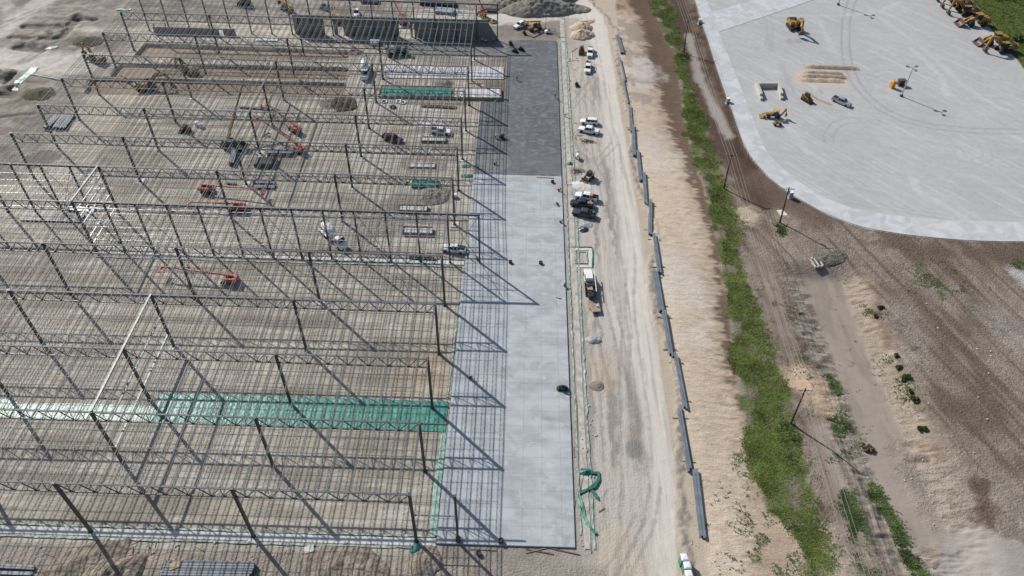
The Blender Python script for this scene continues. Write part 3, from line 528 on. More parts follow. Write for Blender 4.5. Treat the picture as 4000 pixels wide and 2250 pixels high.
ribbon('plastic_strip', None, 0.38, THIN, 0.10, 'thin green plastic edge on the far side of the east footing strip', 'plastic sheet', None, 0.6, world=[(SLX1+3.3, -0.5), (SLX1+3.2, 40), (SLX1+3.4, 90), (SLX1+3.2, 178)])
ribbon('plastic_strip', None, 0.3, THIN, 0.10, 'thin green plastic edge between the east footing strip and the slab', 'plastic sheet', None, 0.6, world=[(SLX1+1.1, 2), (SLX1+1.0, 60), (SLX1+1.2, 130), (SLX1+1.1, 177)])
ribbon('plastic_strip', None, 0.35, THIN, 0.14, 'pale green plastic showing along the inner side of the front footing strip', 'plastic sheet', None, 0.7, world=[(-170, 0.95), (-80, 0.9), (-20, 0.85), (3, 0.9)])
ribbon('plastic_strip', None, 0.35, THIN, 0.10, 'pale green plastic showing along the outer side of the front footing strip', 'plastic sheet', None, 0.7, world=[(-170, -1.2), (-60, -1.3), (3, -1.15)])
ribbon('plastic_strip', None, 0.4, THIN, 0.12, 'green plastic edges beside the footing of the closely spaced posts', 'plastic sheet', None, 0.7, world=[(-82, 67.2), (-30, 67.3), (2.8, 67.4)])
ribbon('plastic_strip', [(1748, 1560), (1760, 1450), (1775, 1340), (1795, 1190), (1815, 1080), (1830, 960), (1840, 800)], 0.45, THIN, 0.06, 'narrow torn green plastic along the west edge of the slab', 'plastic sheet', None, 0.6)
ribbon('plastic_sheet', [(1740, 1690), (1727, 1780), (1712, 1870), (1703, 1960), (1694, 2095)], 1.25, PGRN, 0.12, 'pale green wrinkled plastic strip along the west edge of the slab near the front corner', 'plastic sheet', None, 0.15)
def sheet(px, m, z, label, cat='plastic sheet', name='plastic_sheet'):
    pts = [P(*p) for p in px]; return plate(name, pts, z, z-0.02, m, label, cat, None)
sheet([(617, 1540), (800, 1541), (1000, 1547), (1400, 1558), (1752, 1571), (1740, 1688), (1500, 1680), (1300, 1674), (1000, 1664), (570, 1648), (610, 1590)], GRN, 0.11, 'large green plastic sheet lying flat on the ground by the slab')
sheet([(30, 1560), (75, 1575), (300, 1577), (615, 1588), (590, 1651), (300, 1645), (0, 1634), (-80, 1634), (-80, 1555)], PGRN, 0.08, 'pale shiny continuation of the green plastic sheet at the left edge')

# ------------------------------------------------------------------ the steel frame
BXm = 27.43
LY = [0.0, 13.48, 27.32, 41.11, 54.98, 68.73, 82.44, 96.05, 109.77, 123.51, 137.16, 150.82, 164.5, 178.23]
LH = [15.40, 15.08, 15.10, 14.98, 14.89, 14.76, 14.22, 13.34, 12.91, 12.77, 12.57, 12.46, 12.41, 12.45]
def H(i, x): return LH[i]-0.13*x/BXm
frame = thing('steel_building_frame', 'huge unfinished warehouse frame of grey steel columns, trusses and roof joists', 'building frame')
WEST = [-6, -6, -6, -6, -6, -6, -6, -4, -4, -4, -4, -4, -4, -4]
def column(i, xb, w_=0.44, name='column'):
    x = xb*BXm; z = H(i, x); b = MB()
    fw_ = w_; b.box((0, 0, z/2), (fw_*0.34, fw_, z-0.1)); b.box((-fw_/2+0.04, 0, z/2), (0.1, fw_, z-0.1)); b.box((fw_/2-0.04, 0, z/2), (0.1, fw_, z-0.1)); b.box((0, 0, 0.06), (fw_*1.7, fw_*1.7, 0.12)); b.box((0, 0, z-0.03), (fw_*1.3, fw_*1.3, 0.08))
    return obj(name, b.mesh(name, COLM), frame, (x, LY[i], 0.02))
COLM = mat('column_steel', (0.07, 0.075, 0.075), 0.5, 0.0, var=0.25, vscale=0.5)
GIRD = mat('truss_steel', (0.15, 0.165, 0.18), 0.55, 0.0, var=0.15, spec=0.35); JOI = mat('joist_steel', (0.15, 0.165, 0.175), 0.6, 0.0, var=0.15, spec=0.3)
GB = mat('truss_lower_steel', (0.07, 0.077, 0.084), 0.5, 0.0, var=0.15)
def girder(i, xb):                     # truss from xb-1 to xb on line i
    x1 = xb*BXm; x0 = x1-BXm; z0 = H(i, x0)-0.14; z1 = H(i, x1)-0.14; b = MB(); y = LY[i]; D = 2.4
    def T(k): f = k/15; return (x0+(x1-x0)*f, y, z0+(z1-z0)*f)
    def B(k): t = T(k); return (t[0], y, t[2]-D)
    b.bar((x0, y-0.09, z0), (x1, y-0.09, z1), 0.13, 0.2); b.bar((x0, y+0.09, z0), (x1, y+0.09, z1), 0.13, 0.2)
    g_ = obj('girder', b.mesh('girder', GIRD), frame); b = MB(); b.bar(B(0), B(15), 0.24, 0.22); obj('bottom_chord', b.mesh('bottom_chord', GB), g_); b = MB()
    for k in (1, 3, 5, 7, 9, 11, 13): b.bar(T(k-1), B(k), 0.13); b.bar(T(k+1), B(k), 0.13); b.bar(T(k), B(k), 0.075)
    b.bar(T(14), B(14), 0.09); b.bar(T(15), B(14), 0.13)
    obj('web', b.mesh('web', GB), g_); return g_
def solid_beam(i, xa, xc, name='roof_beam'):
    b = MB(); a = (xa*BXm, LY[i], H(i, xa*BXm)-0.2); c = (xc*BXm, LY[i], H(i, xc*BXm)-0.2)
    for dz, w_, h_ in ((0.17, 0.36, 0.06), (-0.21, 0.36, 0.06), (0, 0.08, 0.34)): b.bar((a[0], a[1], a[2]+dz), (c[0], c[1], c[2]+dz), w_, h_)
    return obj(name, b.mesh(name, STEEL), frame)
def joist_geo(b, i, x, lite=False):
    a = Vector((x, LY[i]+0.12, H(i, x)+0.02)); c = Vector((x, LY[i+1]-0.12, H(i+1, x)+0.02)); D = 0.78; n = 10
    if lite: b.bar(a, c, 0.11, 0.07)
    else: b.bar(a+Vector((-0.05, 0, 0)), c+Vector((-0.05, 0, 0)), 0.06, 0.08); b.bar(a+Vector((0.05, 0, 0)), c+Vector((0.05, 0, 0)), 0.06, 0.08)
    dn = Vector((0, 0, -D)); a2 = a.lerp(c, 0.06)+dn; c2 = a.lerp(c, 0.94)+dn
    b.bar(a2, c2, 0.08, 0.06); b.bar(a, a2, 0.035); b.bar(c, c2, 0.035)
    for k in range(n):
        t0 = 0.06+0.88*k/n; t1 = 0.06+0.88*(k+0.5)/n; t2 = 0.06+0.88*(k+1)/n
        m_ = a.lerp(c, t1)
        b.bar(a.lerp(c, t0)+dn, m_, 0.035); b.bar(m_, a.lerp(c, t2)+dn, 0.035)
own = []; rest = MB()
for i in range(13):
    w0 = max(WEST[i], WEST[i+1]) if i >= 6 else -6
    n = int(round(-w0*15))
    for k in range(n+1):
        x = -k*BXm/15
        if i < 2 and x < -4.6*BXm: continue
        own.append((i, x))
def seen(t):
    p = np.array([t[1], LY[t[0]]+7, 14])-CAM; z = p@FW; u_ = FOC*(p@R2)/z; v_ = FOC*(p@U2)/z
    return (z if abs(u_) < 2050 and abs(v_) < 1150 else 1e6+z)
own.sort(key=seen)
for t in own[:100]:
    b = MB(); joist_geo(b, *t); obj('roof_joist', b.mesh('roof_joist', JOI), frame)
for t in own[100:]: joist_geo(rest, *t, lite=True)
o = obj('roof_joist', rest.mesh('roof_joist', JOI), frame); tag(o, 'the many farther open-web roof joists', kind='stuff')
# columns, wall posts, girders
for i in range(13):
    if i in (5,): continue
    for xb in range(WEST[i], 1):
        if i == 6 and xb < -3: pass
        column(i, xb)
for i in range(13):
    for xb in range(WEST[i]+1, 1):
        if i == 5 and xb > -3: continue
        if i == 6 and xb <= -3: continue
        girder(i, xb)
for k in range(-12, 2): column(5, k*0.25, 0.34, 'wall_post')
for k in range(-24, -12): column(6, k*0.25, 0.34, 'wall_post')
for xb in (-6, -5, -4, -3): column(5, xb)
for k in range(-16, 2): column(13, k*0.25, 0.34, 'wall_post')
column(0, 0.255, 0.34, 'wall_post')
solid_beam(5, -3, 0.26); solid_beam(6, -6, -3); solid_beam(13, -4, 0.26)
for i, xa, xc, zz in ((1, 0, 0.17, None),):
    b = MB(); b.bar((0.3, LY[1], 14.7), (4.7, LY[1], 14.7), 0.14, 0.3); obj('stub_beam', b.mesh('stub_beam', GB), frame)
def girt(a, c, m=GALV, name='girt', w_=0.10, h_=0.12):
    b = MB(); b.bar(a, c, w_, 0.03); 
    a2 = (a[0], a[1]-w_/2, a[2]-h_/2); c2 = (c[0], c[1]-w_/2, c[2]-h_/2); b.bar(a2, c2, 0.03, h_)
    return obj(name, b.mesh(name, m), frame)
for z in (2.3, 4.3, 6.3, 8.3, 10.2, 12.2, 13.6): girt((-3*BXm, LY[5]-0.3, z), (0.0, LY[5]-0.3, z))
for z in (2.3, 4.3, 6.3, 8.3, 10.2, 12.2): girt((-6*BXm, LY[6]-0.3, z), (-3*BXm-0.3, LY[6]-0.3, z))
for z in (5.0, 10.0): girt((0.3, LY[5], z), (7.0, LY[5], z), STEEL, w_=0.2)
for z in (4.4, 9.0): girt((0.3, LY[0], z), (7.0, LY[0], z), BLUEST, w_=0.2)
for z in (6.2, 9.2): girt((-4*BXm, LY[13]-0.25, z), (7.1, LY[13]-0.25, z), BLUEST, w_=0.22)
for z in (2.3, 4.3, 6.3, 8.3, 10.2, 12.2):   # short return wall between the two post rows
    b = MB(); b.bar((-3*BXm-0.3, LY[5], z), (-3*BXm-0.3, LY[6], z), 0.12, 0.12); obj('girt', b.mesh('girt', GALV), frame)
def nsbeam(x, i0, i1, f, m, w_=0.36):
    b = MB(); pts = []
    for i in range(i0, i1+1): pts.append((x, LY[i], H(i, x)*f+(0.12 if f == 1 else 0)))
    for a, c in zip(pts[:-1], pts[1:]): b.bar(a, c, w_, 0.12); b.bar((a[0], a[1], a[2]-0.2), (c[0], c[1], c[2]-0.2), 0.12, 0.3)
    return obj('cross_beam', b.mesh('cross_beam', m), frame)
GLOS = mat('glossy_beam_steel', (0.17, 0.185, 0.20), 0.5, 0.3, var=0.35)
for f in (1.0, 0.60, 0.27): nsbeam(-2*BXm+0.05, 1, 3, f, GLOS)
for f in (1.0, 0.5, 0.2): nsbeam(-2*BXm+0.05, 7, 10, f, STEEL)
nsbeam(-3*BXm-0.05, 5, 6, 1.0, GLOS)
# bridging rods between the joists
for i in range(13):
    w0 = max(WEST[i], WEST[i+1]) if i >= 6 else (-4.6 if i < 2 else -6)
    for f, dz in ((0.2, -0.76), (0.5, 0.0), (0.5, -0.76), (0.8, -0.76)):
        xe = 0.0 if random.random() < 0.6 else -random.choice((1, 2, 3))*BXm/15
        b = MB(); xw = w0*BXm; y = LY[i]+(LY[i+1]-LY[i])*(f+random.uniform(-0.05, 0.05))
        za = H(i, xw)*(1-f)+H(i+1, xw)*f+dz; zb = H(i, xe)*(1-f)+H(i+1, xe)*f+dz
        b.bar((xw, y, za), (xe, y, zb), 0.06); obj('bridging_rod', b.mesh('bridging_rod', GB), frame)
def brace(a, c): b = MB(); b.bar(a, c, 0.09); obj('diagonal_brace', b.mesh('diagonal_brace', GB), frame)
for (x0, x1, i) in ((-2.5, -2.25, 5), (-1.5, -1.25, 5), (-0.75, -0.5, 5), (0, 0.25, 5), (-0.25, 0, 13), (-0.5, -0.25, 13), (-1.5, -1.25, 13), (-3.5, -3.25, 6)):
    brace((x0*BXm, LY[i]+0.2, 0.5), (x1*BXm, LY[i]+0.2, LH[i]-0.5)); brace((x1*BXm, LY[i]+0.25, 0.5), (x0*BXm, LY[i]+0.25, LH[i]-0.5))
# anchor pads at the columns
for i, xb in ((0, -1), (4, -1), (7, -1), (7, -2), (8, -1), (8, -2), (9, 0), (10, -3), (6, -3), (7, -3), (8, 0), (11, 0), (12, 0), (6, 0), (2, -1), (3, -2)):
    b = MB(); b.box((0, 0, 0.03), (2.0, 2.0, 0.14)); o = obj('column_footing', b.mesh('column_footing', CONCW), frame, (xb*BXm, LY[i], 0.0))

# precast wall on the far line, pierced by door openings
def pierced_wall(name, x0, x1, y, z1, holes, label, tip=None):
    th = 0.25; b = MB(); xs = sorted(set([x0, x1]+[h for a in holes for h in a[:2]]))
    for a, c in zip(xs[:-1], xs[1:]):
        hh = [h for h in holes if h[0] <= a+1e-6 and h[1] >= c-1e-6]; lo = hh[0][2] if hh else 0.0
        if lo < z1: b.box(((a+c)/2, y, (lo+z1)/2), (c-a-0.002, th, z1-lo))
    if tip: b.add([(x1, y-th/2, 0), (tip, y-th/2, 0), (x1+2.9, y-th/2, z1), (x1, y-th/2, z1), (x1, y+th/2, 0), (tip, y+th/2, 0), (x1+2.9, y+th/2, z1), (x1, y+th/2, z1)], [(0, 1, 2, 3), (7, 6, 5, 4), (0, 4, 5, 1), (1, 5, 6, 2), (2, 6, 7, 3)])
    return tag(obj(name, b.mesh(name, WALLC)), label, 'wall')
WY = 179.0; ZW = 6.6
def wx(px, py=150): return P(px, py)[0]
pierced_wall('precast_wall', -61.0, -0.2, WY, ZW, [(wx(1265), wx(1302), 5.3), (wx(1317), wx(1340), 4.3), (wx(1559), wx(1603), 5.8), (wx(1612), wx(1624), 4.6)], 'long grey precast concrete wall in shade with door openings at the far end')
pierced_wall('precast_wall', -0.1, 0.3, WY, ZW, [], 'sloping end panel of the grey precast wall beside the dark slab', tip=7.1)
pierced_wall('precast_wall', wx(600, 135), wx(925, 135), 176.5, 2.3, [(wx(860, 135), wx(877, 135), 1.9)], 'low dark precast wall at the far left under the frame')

# ------------------------------------------------------------------ vehicles
def wheel(parent, key, x, y, r, w_, rim=CHR, name='wheel'):
    t = part(name, key+'tyre', lambda b: b.lathe([(r*0.62, -w_/2), (r*0.93, -w_/2), (r, -w_*0.3), (r, w_*0.3), (r*0.93, w_/2), (r*0.62, w_/2)], 16, 'x'), BLK, parent, (x, y, r), rot=(0, 0, R(90)))
    part('rim', key+'rim', lambda b: b.lathe([(r*0.1, -w_*0.46), (r*0.6, -w_*0.42), (r*0.6, w_*0.42), (r*0.1, w_*0.46)], 12, 'x'), rim, t)
    return t
def arches(b, xs, r, W):
    for x in xs:
        for s in (-1, 1): b.lathe([(0.01, 0), (r, 0)], 14)
def pickup(label, px, rz, paint, group=None, bed='open', load=None, L=5.9, z=0.95):
    c = G(*px, z); t = thing('pickup_truck', label, 'pickup truck', c, rz, group); k = 'pu'
    f = L/5.9
    part('body', k+'b%g' % L, lambda b: (b.loft([(-2.92*f, .55, 1.02, .90, .93), (-2.85*f, .42, 1.14, .98, .97), (-0.95*f, .40, 1.15, .99, .96), (-0.9*f, .36, 1.12, .99, .97), (1.15*f, .36, 1.14, .99, .95), (2.35*f, .40, 1.08, .97, .90), (2.85*f, .45, 0.98, .93, .84), (2.95*f, .52, 0.85, .86, .80)])), paint, t)
    part('bed', k+'bed%g' % L, lambda b: (b.box((-1.85*f, 0, 1.155), (1.72*f, 1.62, 0.03)),), BLKP if bed != 'cover' else paint, t)
    part('bed_rail', k+'rl%g' % L, lambda b: [b.box((-1.88*f, s*0.92, 1.22), (1.98*f, 0.12, 0.16)) for s in (-1, 1)]+[b.box((-2.86*f, 0, 1.22), (0.08, 1.9, 0.16))], paint, t)
    cb = part('cab', k+'cab%g' % L, lambda b: b.loft([(-0.98*f, 1.80, 1.88, .70, .68), (-0.7*f, 1.80, 1.94, .76, .74), (0.45*f, 1.80, 1.94, .76, .72), (0.75*f, 1.78, 1.86, .72, .66)]), paint, t)
    part('side_window', k+'win%g' % L, lambda b: b.loft([(-1.0*f, 1.13, 1.82, .90, .70), (-0.9*f, 1.13, 1.86, .91, .73), (0.5*f, 1.13, 1.86, .91, .73), (0.62*f, 1.13, 1.80, .90, .72)]), GLASS, t)
    part('windshield', k+'ws%g' % L, lambda b: b.add([(1.28*f, -.86, 1.12), (1.28*f, .86, 1.12), (0.68*f, .70, 1.85), (0.68*f, -.70, 1.85), (0.5*f, -.86, 1.12), (0.5*f, .86, 1.12), (0.45*f, .70, 1.84), (0.45*f, -.70, 1.84)], [(0, 1, 2, 3), (4, 7, 6, 5), (0, 4, 5, 1), (0, 3, 7, 4), (1, 5, 6, 2), (3, 2, 6, 7)]), GLASS, t)
    part('door_pillar', k+'dp%g' % L, lambda b: [b.bar((xx*f, s*0.925, 1.13), (xx*f, s*0.735, 1.83), 0.09, 0.05) for xx in (-0.2, ) for s in (-1, 1)]+[b.bar((-0.98*f, s*.91, 1.1), (-0.95*f, s*.72, 1.85), .16, .06) for s in (-1, 1)]+[b.bar((1.24*f, s*.885, 1.1), (0.68*f, s*.72, 1.84), .08, .06) for s in (-1, 1)], paint, t)
    for s in (-1, 1):
        part('headlight', k+'hl', lambda b: b.box((0, 0, 0), (0.12, 0.32, 0.16)), LAMP, t, (2.86*f, s*0.66, 0.84))
        part('tail_light', k+'tl', lambda b: b.box((0, 0, 0), (0.06, 0.14, 0.3)), TAIL, t, (-2.93*f, s*0.82, 0.95))
        part('mirror', k+'mi', lambda b: b.box((0, 0, 0), (0.12, 0.22, 0.2)), BLKP, t, (0.95*f, s*1.1, 1.25))
        for x in (1.85*f, -1.85*f): wheel(t, k, x, s*0.86, 0.40, 0.28)
    part('grille', k+'gr', lambda b: b.box((0, 0, 0), (0.05, 0.98, 0.24)), BLKP, t, (2.945*f, 0, 0.76))
    part('bumper', k+'bu', lambda b: b.box((0, 0, 0), (0.16, 1.8, 0.2)), CHR, t, (2.96*f, 0, 0.52)); part('bumper', k+'bu', lambda b: None, CHR, t, (-3.0*f, 0, 0.55))
    return t
def suv(label, px, rz, paint):
    c = G(*px, 0.9); t = thing('suv', label, 'suv', c, rz)
    part('body', 'svb', lambda b: b.loft([(-2.55, .5, .95, .85, .88), (-2.45, .4, 1.12, .95, .93), (1.0, .36, 1.12, .97, .93), (2.1, .40, 1.0, .94, .86), (2.5, .5, .82, .82, .76)]), paint, t)
    part('roof', 'svr', lambda b: b.loft([(-2.3, 1.6, 1.68, .66, .62), (-1.9, 1.66, 1.76, .72, .70), (0.1, 1.68, 1.78, .73, .70), (0.45, 1.64, 1.70, .70, .62)]), paint, t)
    part('side_window', 'svw', lambda b: b.loft([(-2.4, 1.1, 1.6, .86, .68), (-2.1, 1.1, 1.69, .88, .72), (0.2, 1.1, 1.69, .88, .72), (0.3, 1.1, 1.66, .87, .7)]), GLASS, t)
    part('windshield', 'svs', lambda b: b.add([(1.05, -.84, 1.08), (1.05, .84, 1.08), (0.42, .68, 1.68), (0.42, -.68, 1.68), (0.2, -.84, 1.08), (0.2, .84, 1.08), (0.2, .68, 1.68), (0.2, -.68, 1.68)], [(0, 1, 2, 3), (4, 7, 6, 5), (0, 4, 5, 1), (0, 3, 7, 4), (1, 5, 6, 2), (3, 2, 6, 7)]), GLASS, t)
    part('window_pillar', 'svp', lambda b: [b.bar((xx, s*.9, 1.1), (xx-.05, s*.73, 1.68), .09, .05) for xx in (-0.45, -1.6, -2.3) for s in (-1, 1)], paint, t)
    for s in (-1, 1):
        part('headlight', 'svh', lambda b: b.box((0, 0, 0), (0.2, 0.3, 0.12)), LAMP, t, (2.35, s*0.62, 0.82)); part('tail_light', 'svt', lambda b: b.box((0, 0, 0), (0.08, 0.2, 0.25)), TAIL, t, (-2.48, s*.74, .98))
        for x in (1.5, -1.5): wheel(t, 'sv', x, s*0.84, 0.37, 0.25)
    return t
# excavator: x is forward
def excavator(label, px, rz, pose='folded', group=None, s=1.0, z=1.2, loc=None, swing=0.0, tz=0.0):
    c = loc or G(*px, z); t = thing('excavator', label, 'excavator', c, rz, group); t.scale = (s, s, s)
    prof = [(-2.1, .25), (-2.35, .55), (-2.1, .9), (-1.5, 1.02), (1.5, 1.02), (2.1, .9), (2.35, .55), (2.1, .25), (1.6, .04), (-1.6, .04)]
    for q in (-1, 1): part('track', 'extr', lambda b: b.prism(prof, -.3, .3), BLK, t, (0, q*1.25, 0))
    part('undercarriage', 'exun', lambda b: (b.box((0, 0, .7), (2.2, 2.0, .4)), b.cyl((0, 0, .8), (0, 0, 1.15), .7)), RUST, t)
    part('body', 'exbo', lambda b: (b.box((-.75, -.62, 1.75), (2.9, 1.5, 1.15)), b.box((-1.1, .55, 1.65), (2.2, 1.1, .95)), b.box((.9, 0.0, 1.35), (1.4, .8, .5))), YEL, t)
    part('engine_hood', 'exho', lambda b: (b.box((-1.75, 0, 2.32), (1.3, 2.4, .28), taper=.9), b.cyl((-1.3, -.7, 2.3), (-1.3, -.7, 2.95), .08)), BLKP, t)
    part('counterweight', 'excw', lambda b: b.prism([(-2.95, 1.25), (-2.3, 1.15), (-2.3, 2.35), (-2.85, 2.3), (-3.05, 1.8)], -1.35, 1.35), YEL, t)
    cb = part('cab', 'excb', lambda b: (b.prism([(.0, 1.2), (1.55, 1.2), (1.6, 2.1), (1.25, 2.95), (0, 2.95)], .35, 1.3),), BLKP, t)
    part('window', 'exwi', lambda b: (b.prism([(.15, 1.9), (1.5, 1.7), (1.52, 2.1), (1.22, 2.8), (.15, 2.8)], .32, 1.33), b.prism([(1.5, 1.6), (1.64, 1.6), (1.66, 2.1), (1.3, 2.85), (1.2, 2.85), (1.5, 2.1)], .42, 1.22)), GLASS, cb)
    part('cab_roof', 'exrf', lambda b: b.box((.62, .82, 2.98), (1.35, 1.0, .07)), YEL if pose != 'up' else BLKP, cb)
    if pose == 'folded': bm_ = [(1.0, 1.6), (3.1, 4.1), (5.2, 4.3)]; stk = (5.2, 4.35, 5.9, 1.4); bk = (5.9, 1.35)
    elif pose == 'reach': bm_ = [(1.0, 1.6), (2.7, 4.2), (5.0, 4.7)]; stk = (5.0, 4.75, 6.2, 2.0); bk = (6.2, 1.9)
    elif pose == 'dig': bm_ = [(1.0, 1.6), (3.0, 3.9), (5.6, 3.6)]; stk = (5.6, 3.7, 6.8, 1.2); bk = (6.8, 1.0)
    else: bm_ = [(1.0, 1.6), (3.0, 4.4), (5.4, 5.6)]; stk = (5.4, 5.6, 7.0, 3.2); bk = (7.0, 3.2)
    def bmf(b):
        (x0, z0), (x1, z1), (x2, z2) = bm_
        b.prism([(x0-.25, z0+.1), (x0+.35, z0-.2), (x1+.35, z1-.55), (x2+.1, z2-.25), (x2+.2, z2+.15), (x1-.1, z1+.25), (x1-.4, z1+.05)], -.27, .27)
    part('boom', 'exbm'+pose, bmf, YEL, t); sx, sz, ex, ez = stk
    part('stick', 'exst'+pose, lambda b: b.prism([(sx-.7, sz+.45), (sx+.35, sz+.2), (ex+.2, ez), (ex-.15, ez-.05), (sx-.35, sz-.3)], -.2, .2), YEL, t)
    part('hydraulic_cylinder', 'excy'+pose, lambda b: (b.cyl((1.5, .4, 1.5), (bm_[1][0]-.1, .38, bm_[1][1]-.5), .09), b.cyl((1.5, -.4, 1.5), (bm_[1][0]-.1, -.38, bm_[1][1]-.5), .09), b.cyl((bm_[1][0]+.1, 0, bm_[1][1]+.4), (sx-.6, 0, sz+.5), .09)), BLKP, t)
    bx, bz = bk
    part('bucket', 'exbk'+pose, lambda b: (b.prism([(bx+.25, bz+.1), (bx+.35, bz-.5), (bx-.1, bz-1.15), (bx-.75, bz-1.3), (bx-.65, bz-1.15), (bx-.15, bz-.95), (bx+.15, bz-.45), (bx-.1, bz+.05)], -.6, .6), b.box((bx-.2, .62, bz-.6), (.8, .05, 1.0), ry=.3), b.box((bx-.2, -.62, bz-.6), (.8, .05, 1.0), ry=.3)), RUST, t)
    return t
def loader(label, px, rz, group=None, s=1.0, exh=True):
    c = G(*px, 1.3); t = thing('wheel_loader', label, 'wheel loader', c, rz, group); t.scale = (s, s, s)
    part('rear_body', 'lorb', lambda b: (b.prism([(-3.6, 1.0), (-.7, .9), (-.7, 1.9), (-1.0, 2.5), (-3.3, 2.45), (-3.7, 1.9)], -.95, .95), b.box((-2.3, 0, 1.3), (2.2, 2.3, .5))), YEL, t)
    cb = part('cab', 'locb', lambda b: b.prism([(-1.1, 1.8), (.45, 1.8), (.35, 3.25), (-1.0, 3.25)], -.75, .75), GLASS, t); part('cab_roof', 'lorf', lambda b: b.box((-.33, 0, 3.32), (1.7, 1.75, .14)), YEL, cb)
    part('front_frame', 'loff', lambda b: (b.box((1.5, 0, 1.3), (2.0, .9, .9)), b.prism([(.6, 1.2), (2.0, .9), (2.1, 1.9), (1.2, 2.3)], -.35, .35)), YEL, t)
    for x in (1.7, -1.9):
        for q in (-1, 1): wheel(t, 'lo', x, q*1.15, .85, .62, YEL)
    for q in (-1, 1): part('lift_arm', 'loar', lambda b: b.prism([(.9, 2.3), (1.3, 2.5), (3.0, 1.6), (4.0, .75), (3.8, .45), (2.7, 1.1)], -.12, .12), YEL, t, (0, q*.6, 0))
    part('bucket', 'lobk', lambda b: (b.prism([(3.7, 1.6), (3.95, 1.5), (4.0, .75), (4.4, .28), (5.45, .18), (5.45, .06), (4.2, .08), (3.72, .65)], -1.5, 1.5), b.prism([(3.75, 1.6), (4.0, .3), (5.4, .1)], -1.55, -1.48), b.prism([(3.75, 1.6), (4.0, .3), (5.4, .1)], 1.48, 1.55)), RUST, t)
    part('exhaust_pipe', 'loex', lambda b: (b.cyl((-2.2, .55, 2.4), (-2.35, .55, 3.2), .09), b.cyl((-3.0, .3, 2.4), (-3.15, .3, 3.1), .09)), BLKP, t)
    for q in (-1, 1): part('fender', 'lofe', lambda b: b.prism([(-2.8, 1.6), (-2.4, 1.95), (-1.4, 1.95), (-1.0, 1.5), (-1.0, 1.4), (-1.5, 1.8), (-2.3, 1.8), (-2.8, 1.5)], -.3, .3), YEL, t, (0, q*1.15, 0))
    return t
def backhoe(label, px, rz):
    c = G(*px, 1.0); t = thing('backhoe_loader', label, 'backhoe loader', c, rz)
    part('hood', 'bhho', lambda b: b.prism([(.4, .8), (2.2, .8), (2.25, 1.35), (.4, 1.6)], -.42, .42), YEL, t)
    part('chassis', 'bhch', lambda b: (b.box((0, 0, .8), (4.2, .8, .45)), b.box((-.6, 0, 1.15), (1.3, 1.3, .4))), BLKP, t)
    part('canopy', 'bhca', lambda b: b.box((-.55, 0, 2.72), (1.75, 1.6, .12)), mat('faded_orange_yellow', (0.62, .38, .10), .5), t)
    part('roll_post', 'bhpo', lambda b: [b.bar((x, y, 1.2), (x, y, 2.7), .09) for x in (-1.25, .2) for y in (-.65, .65)], BLKP, t)
    part('seat', 'bhse', lambda b: (b.box((-.5, 0, 1.5), (.5, .55, .15)), b.box((-.75, 0, 1.8), (.12, .55, .6))), BLKP, t)
    for q in (-1, 1): wheel(t, 'bhr', -1.0, q*.85, .72, .45, YEL); wheel(t, 'bhf', 1.55, q*.85, .45, .32, YEL)
    for q in (-1, 1): part('loader_arm', 'bhla', lambda b: b.prism([(.3, 1.5), (.6, 1.6), (2.9, .9), (3.2, .4), (2.9, .4), (2.5, .8)], -.07, .07), YEL, t, (0, q*.55, 0))
    part('loader_bucket', 'bhbu', lambda b: b.prism([(2.9, 1.0), (3.0, 1.0), (3.1, .3), (3.9, .15), (3.9, .05), (2.9, .1), (2.8, .5)], -1.1, 1.1), YEL, t)
    part('backhoe_boom', 'bhbb', lambda b: b.prism([(-2.0, .9), (-2.5, 2.2), (-2.9, 3.2), (-3.2, 3.1), (-3.0, 2.2), (-2.4, .8)], -.14, .14), YEL, t)
    part('backhoe_stick', 'bhbs', lambda b: b.prism([(-2.8, 3.1), (-3.2, 3.2), (-3.6, 1.6), (-3.4, 1.5)], -.11, .11), YEL, t)
    part('backhoe_bucket', 'bhbk', lambda b: b.prism([(-3.3, 1.6), (-3.8, 1.5), (-3.9, .9), (-3.3, .6), (-3.0, .8), (-3.3, 1.0)], -.3, .3), YEL, t)
    return t
def skid(label, px, rz, paint=YEL, track=True, s=1.0, bkt=True):
    c = G(*px, .8); t = thing('skid_steer_loader', label, 'skid steer', c, rz); t.scale = (s, s, s)
    part('body', 'skb', lambda b: b.prism([(-1.6, .35), (.9, .35), (.9, .9), (.3, 1.2), (-1.5, 1.35)], -.5, .5), paint, t)
    part('cab', 'skc', lambda b: b.prism([(-.75, 1.1), (.55, .95), (.45, 2.0), (-.7, 2.05)], -.45, .45), BLKP, t)
    part('cab_roof', 'skr', lambda b: b.box((-.12, 0, 2.07), (1.2, .95, .07)), EQG if paint is not YEL else BLKP, t)
    if track:
        for q in (-1, 1): part('track', 'skt', lambda b: b.prism([(-1.2, .05), (.8, .05), (1.15, .35), (.9, .7), (-1.1, .7), (-1.4, .4)], -.2, .2), BLK, t, (0, q*.72, 0))
    else:
        for q in (-1, 1):
            for x in (-.75, .6): wheel(t, 'sk', x, q*.72, .4, .3, paint)
    for q in (-1, 1): part('lift_arm', 'ska', lambda b: b.prism([(-1.6, 1.5), (-1.3, 1.75), (.9, 1.15), (1.5, .5), (1.3, .35), (.8, .95), (-1.3, 1.5)], -.09, .09), paint, t, (0, q*.62, 0))
    if bkt: part('bucket', 'skk', lambda b: b.prism([(1.35, .85), (1.45, .85), (1.5, .25), (2.3, .12), (2.3, .04), (1.4, .06), (1.25, .4)], -.95, .95), RUST, t)
    return t
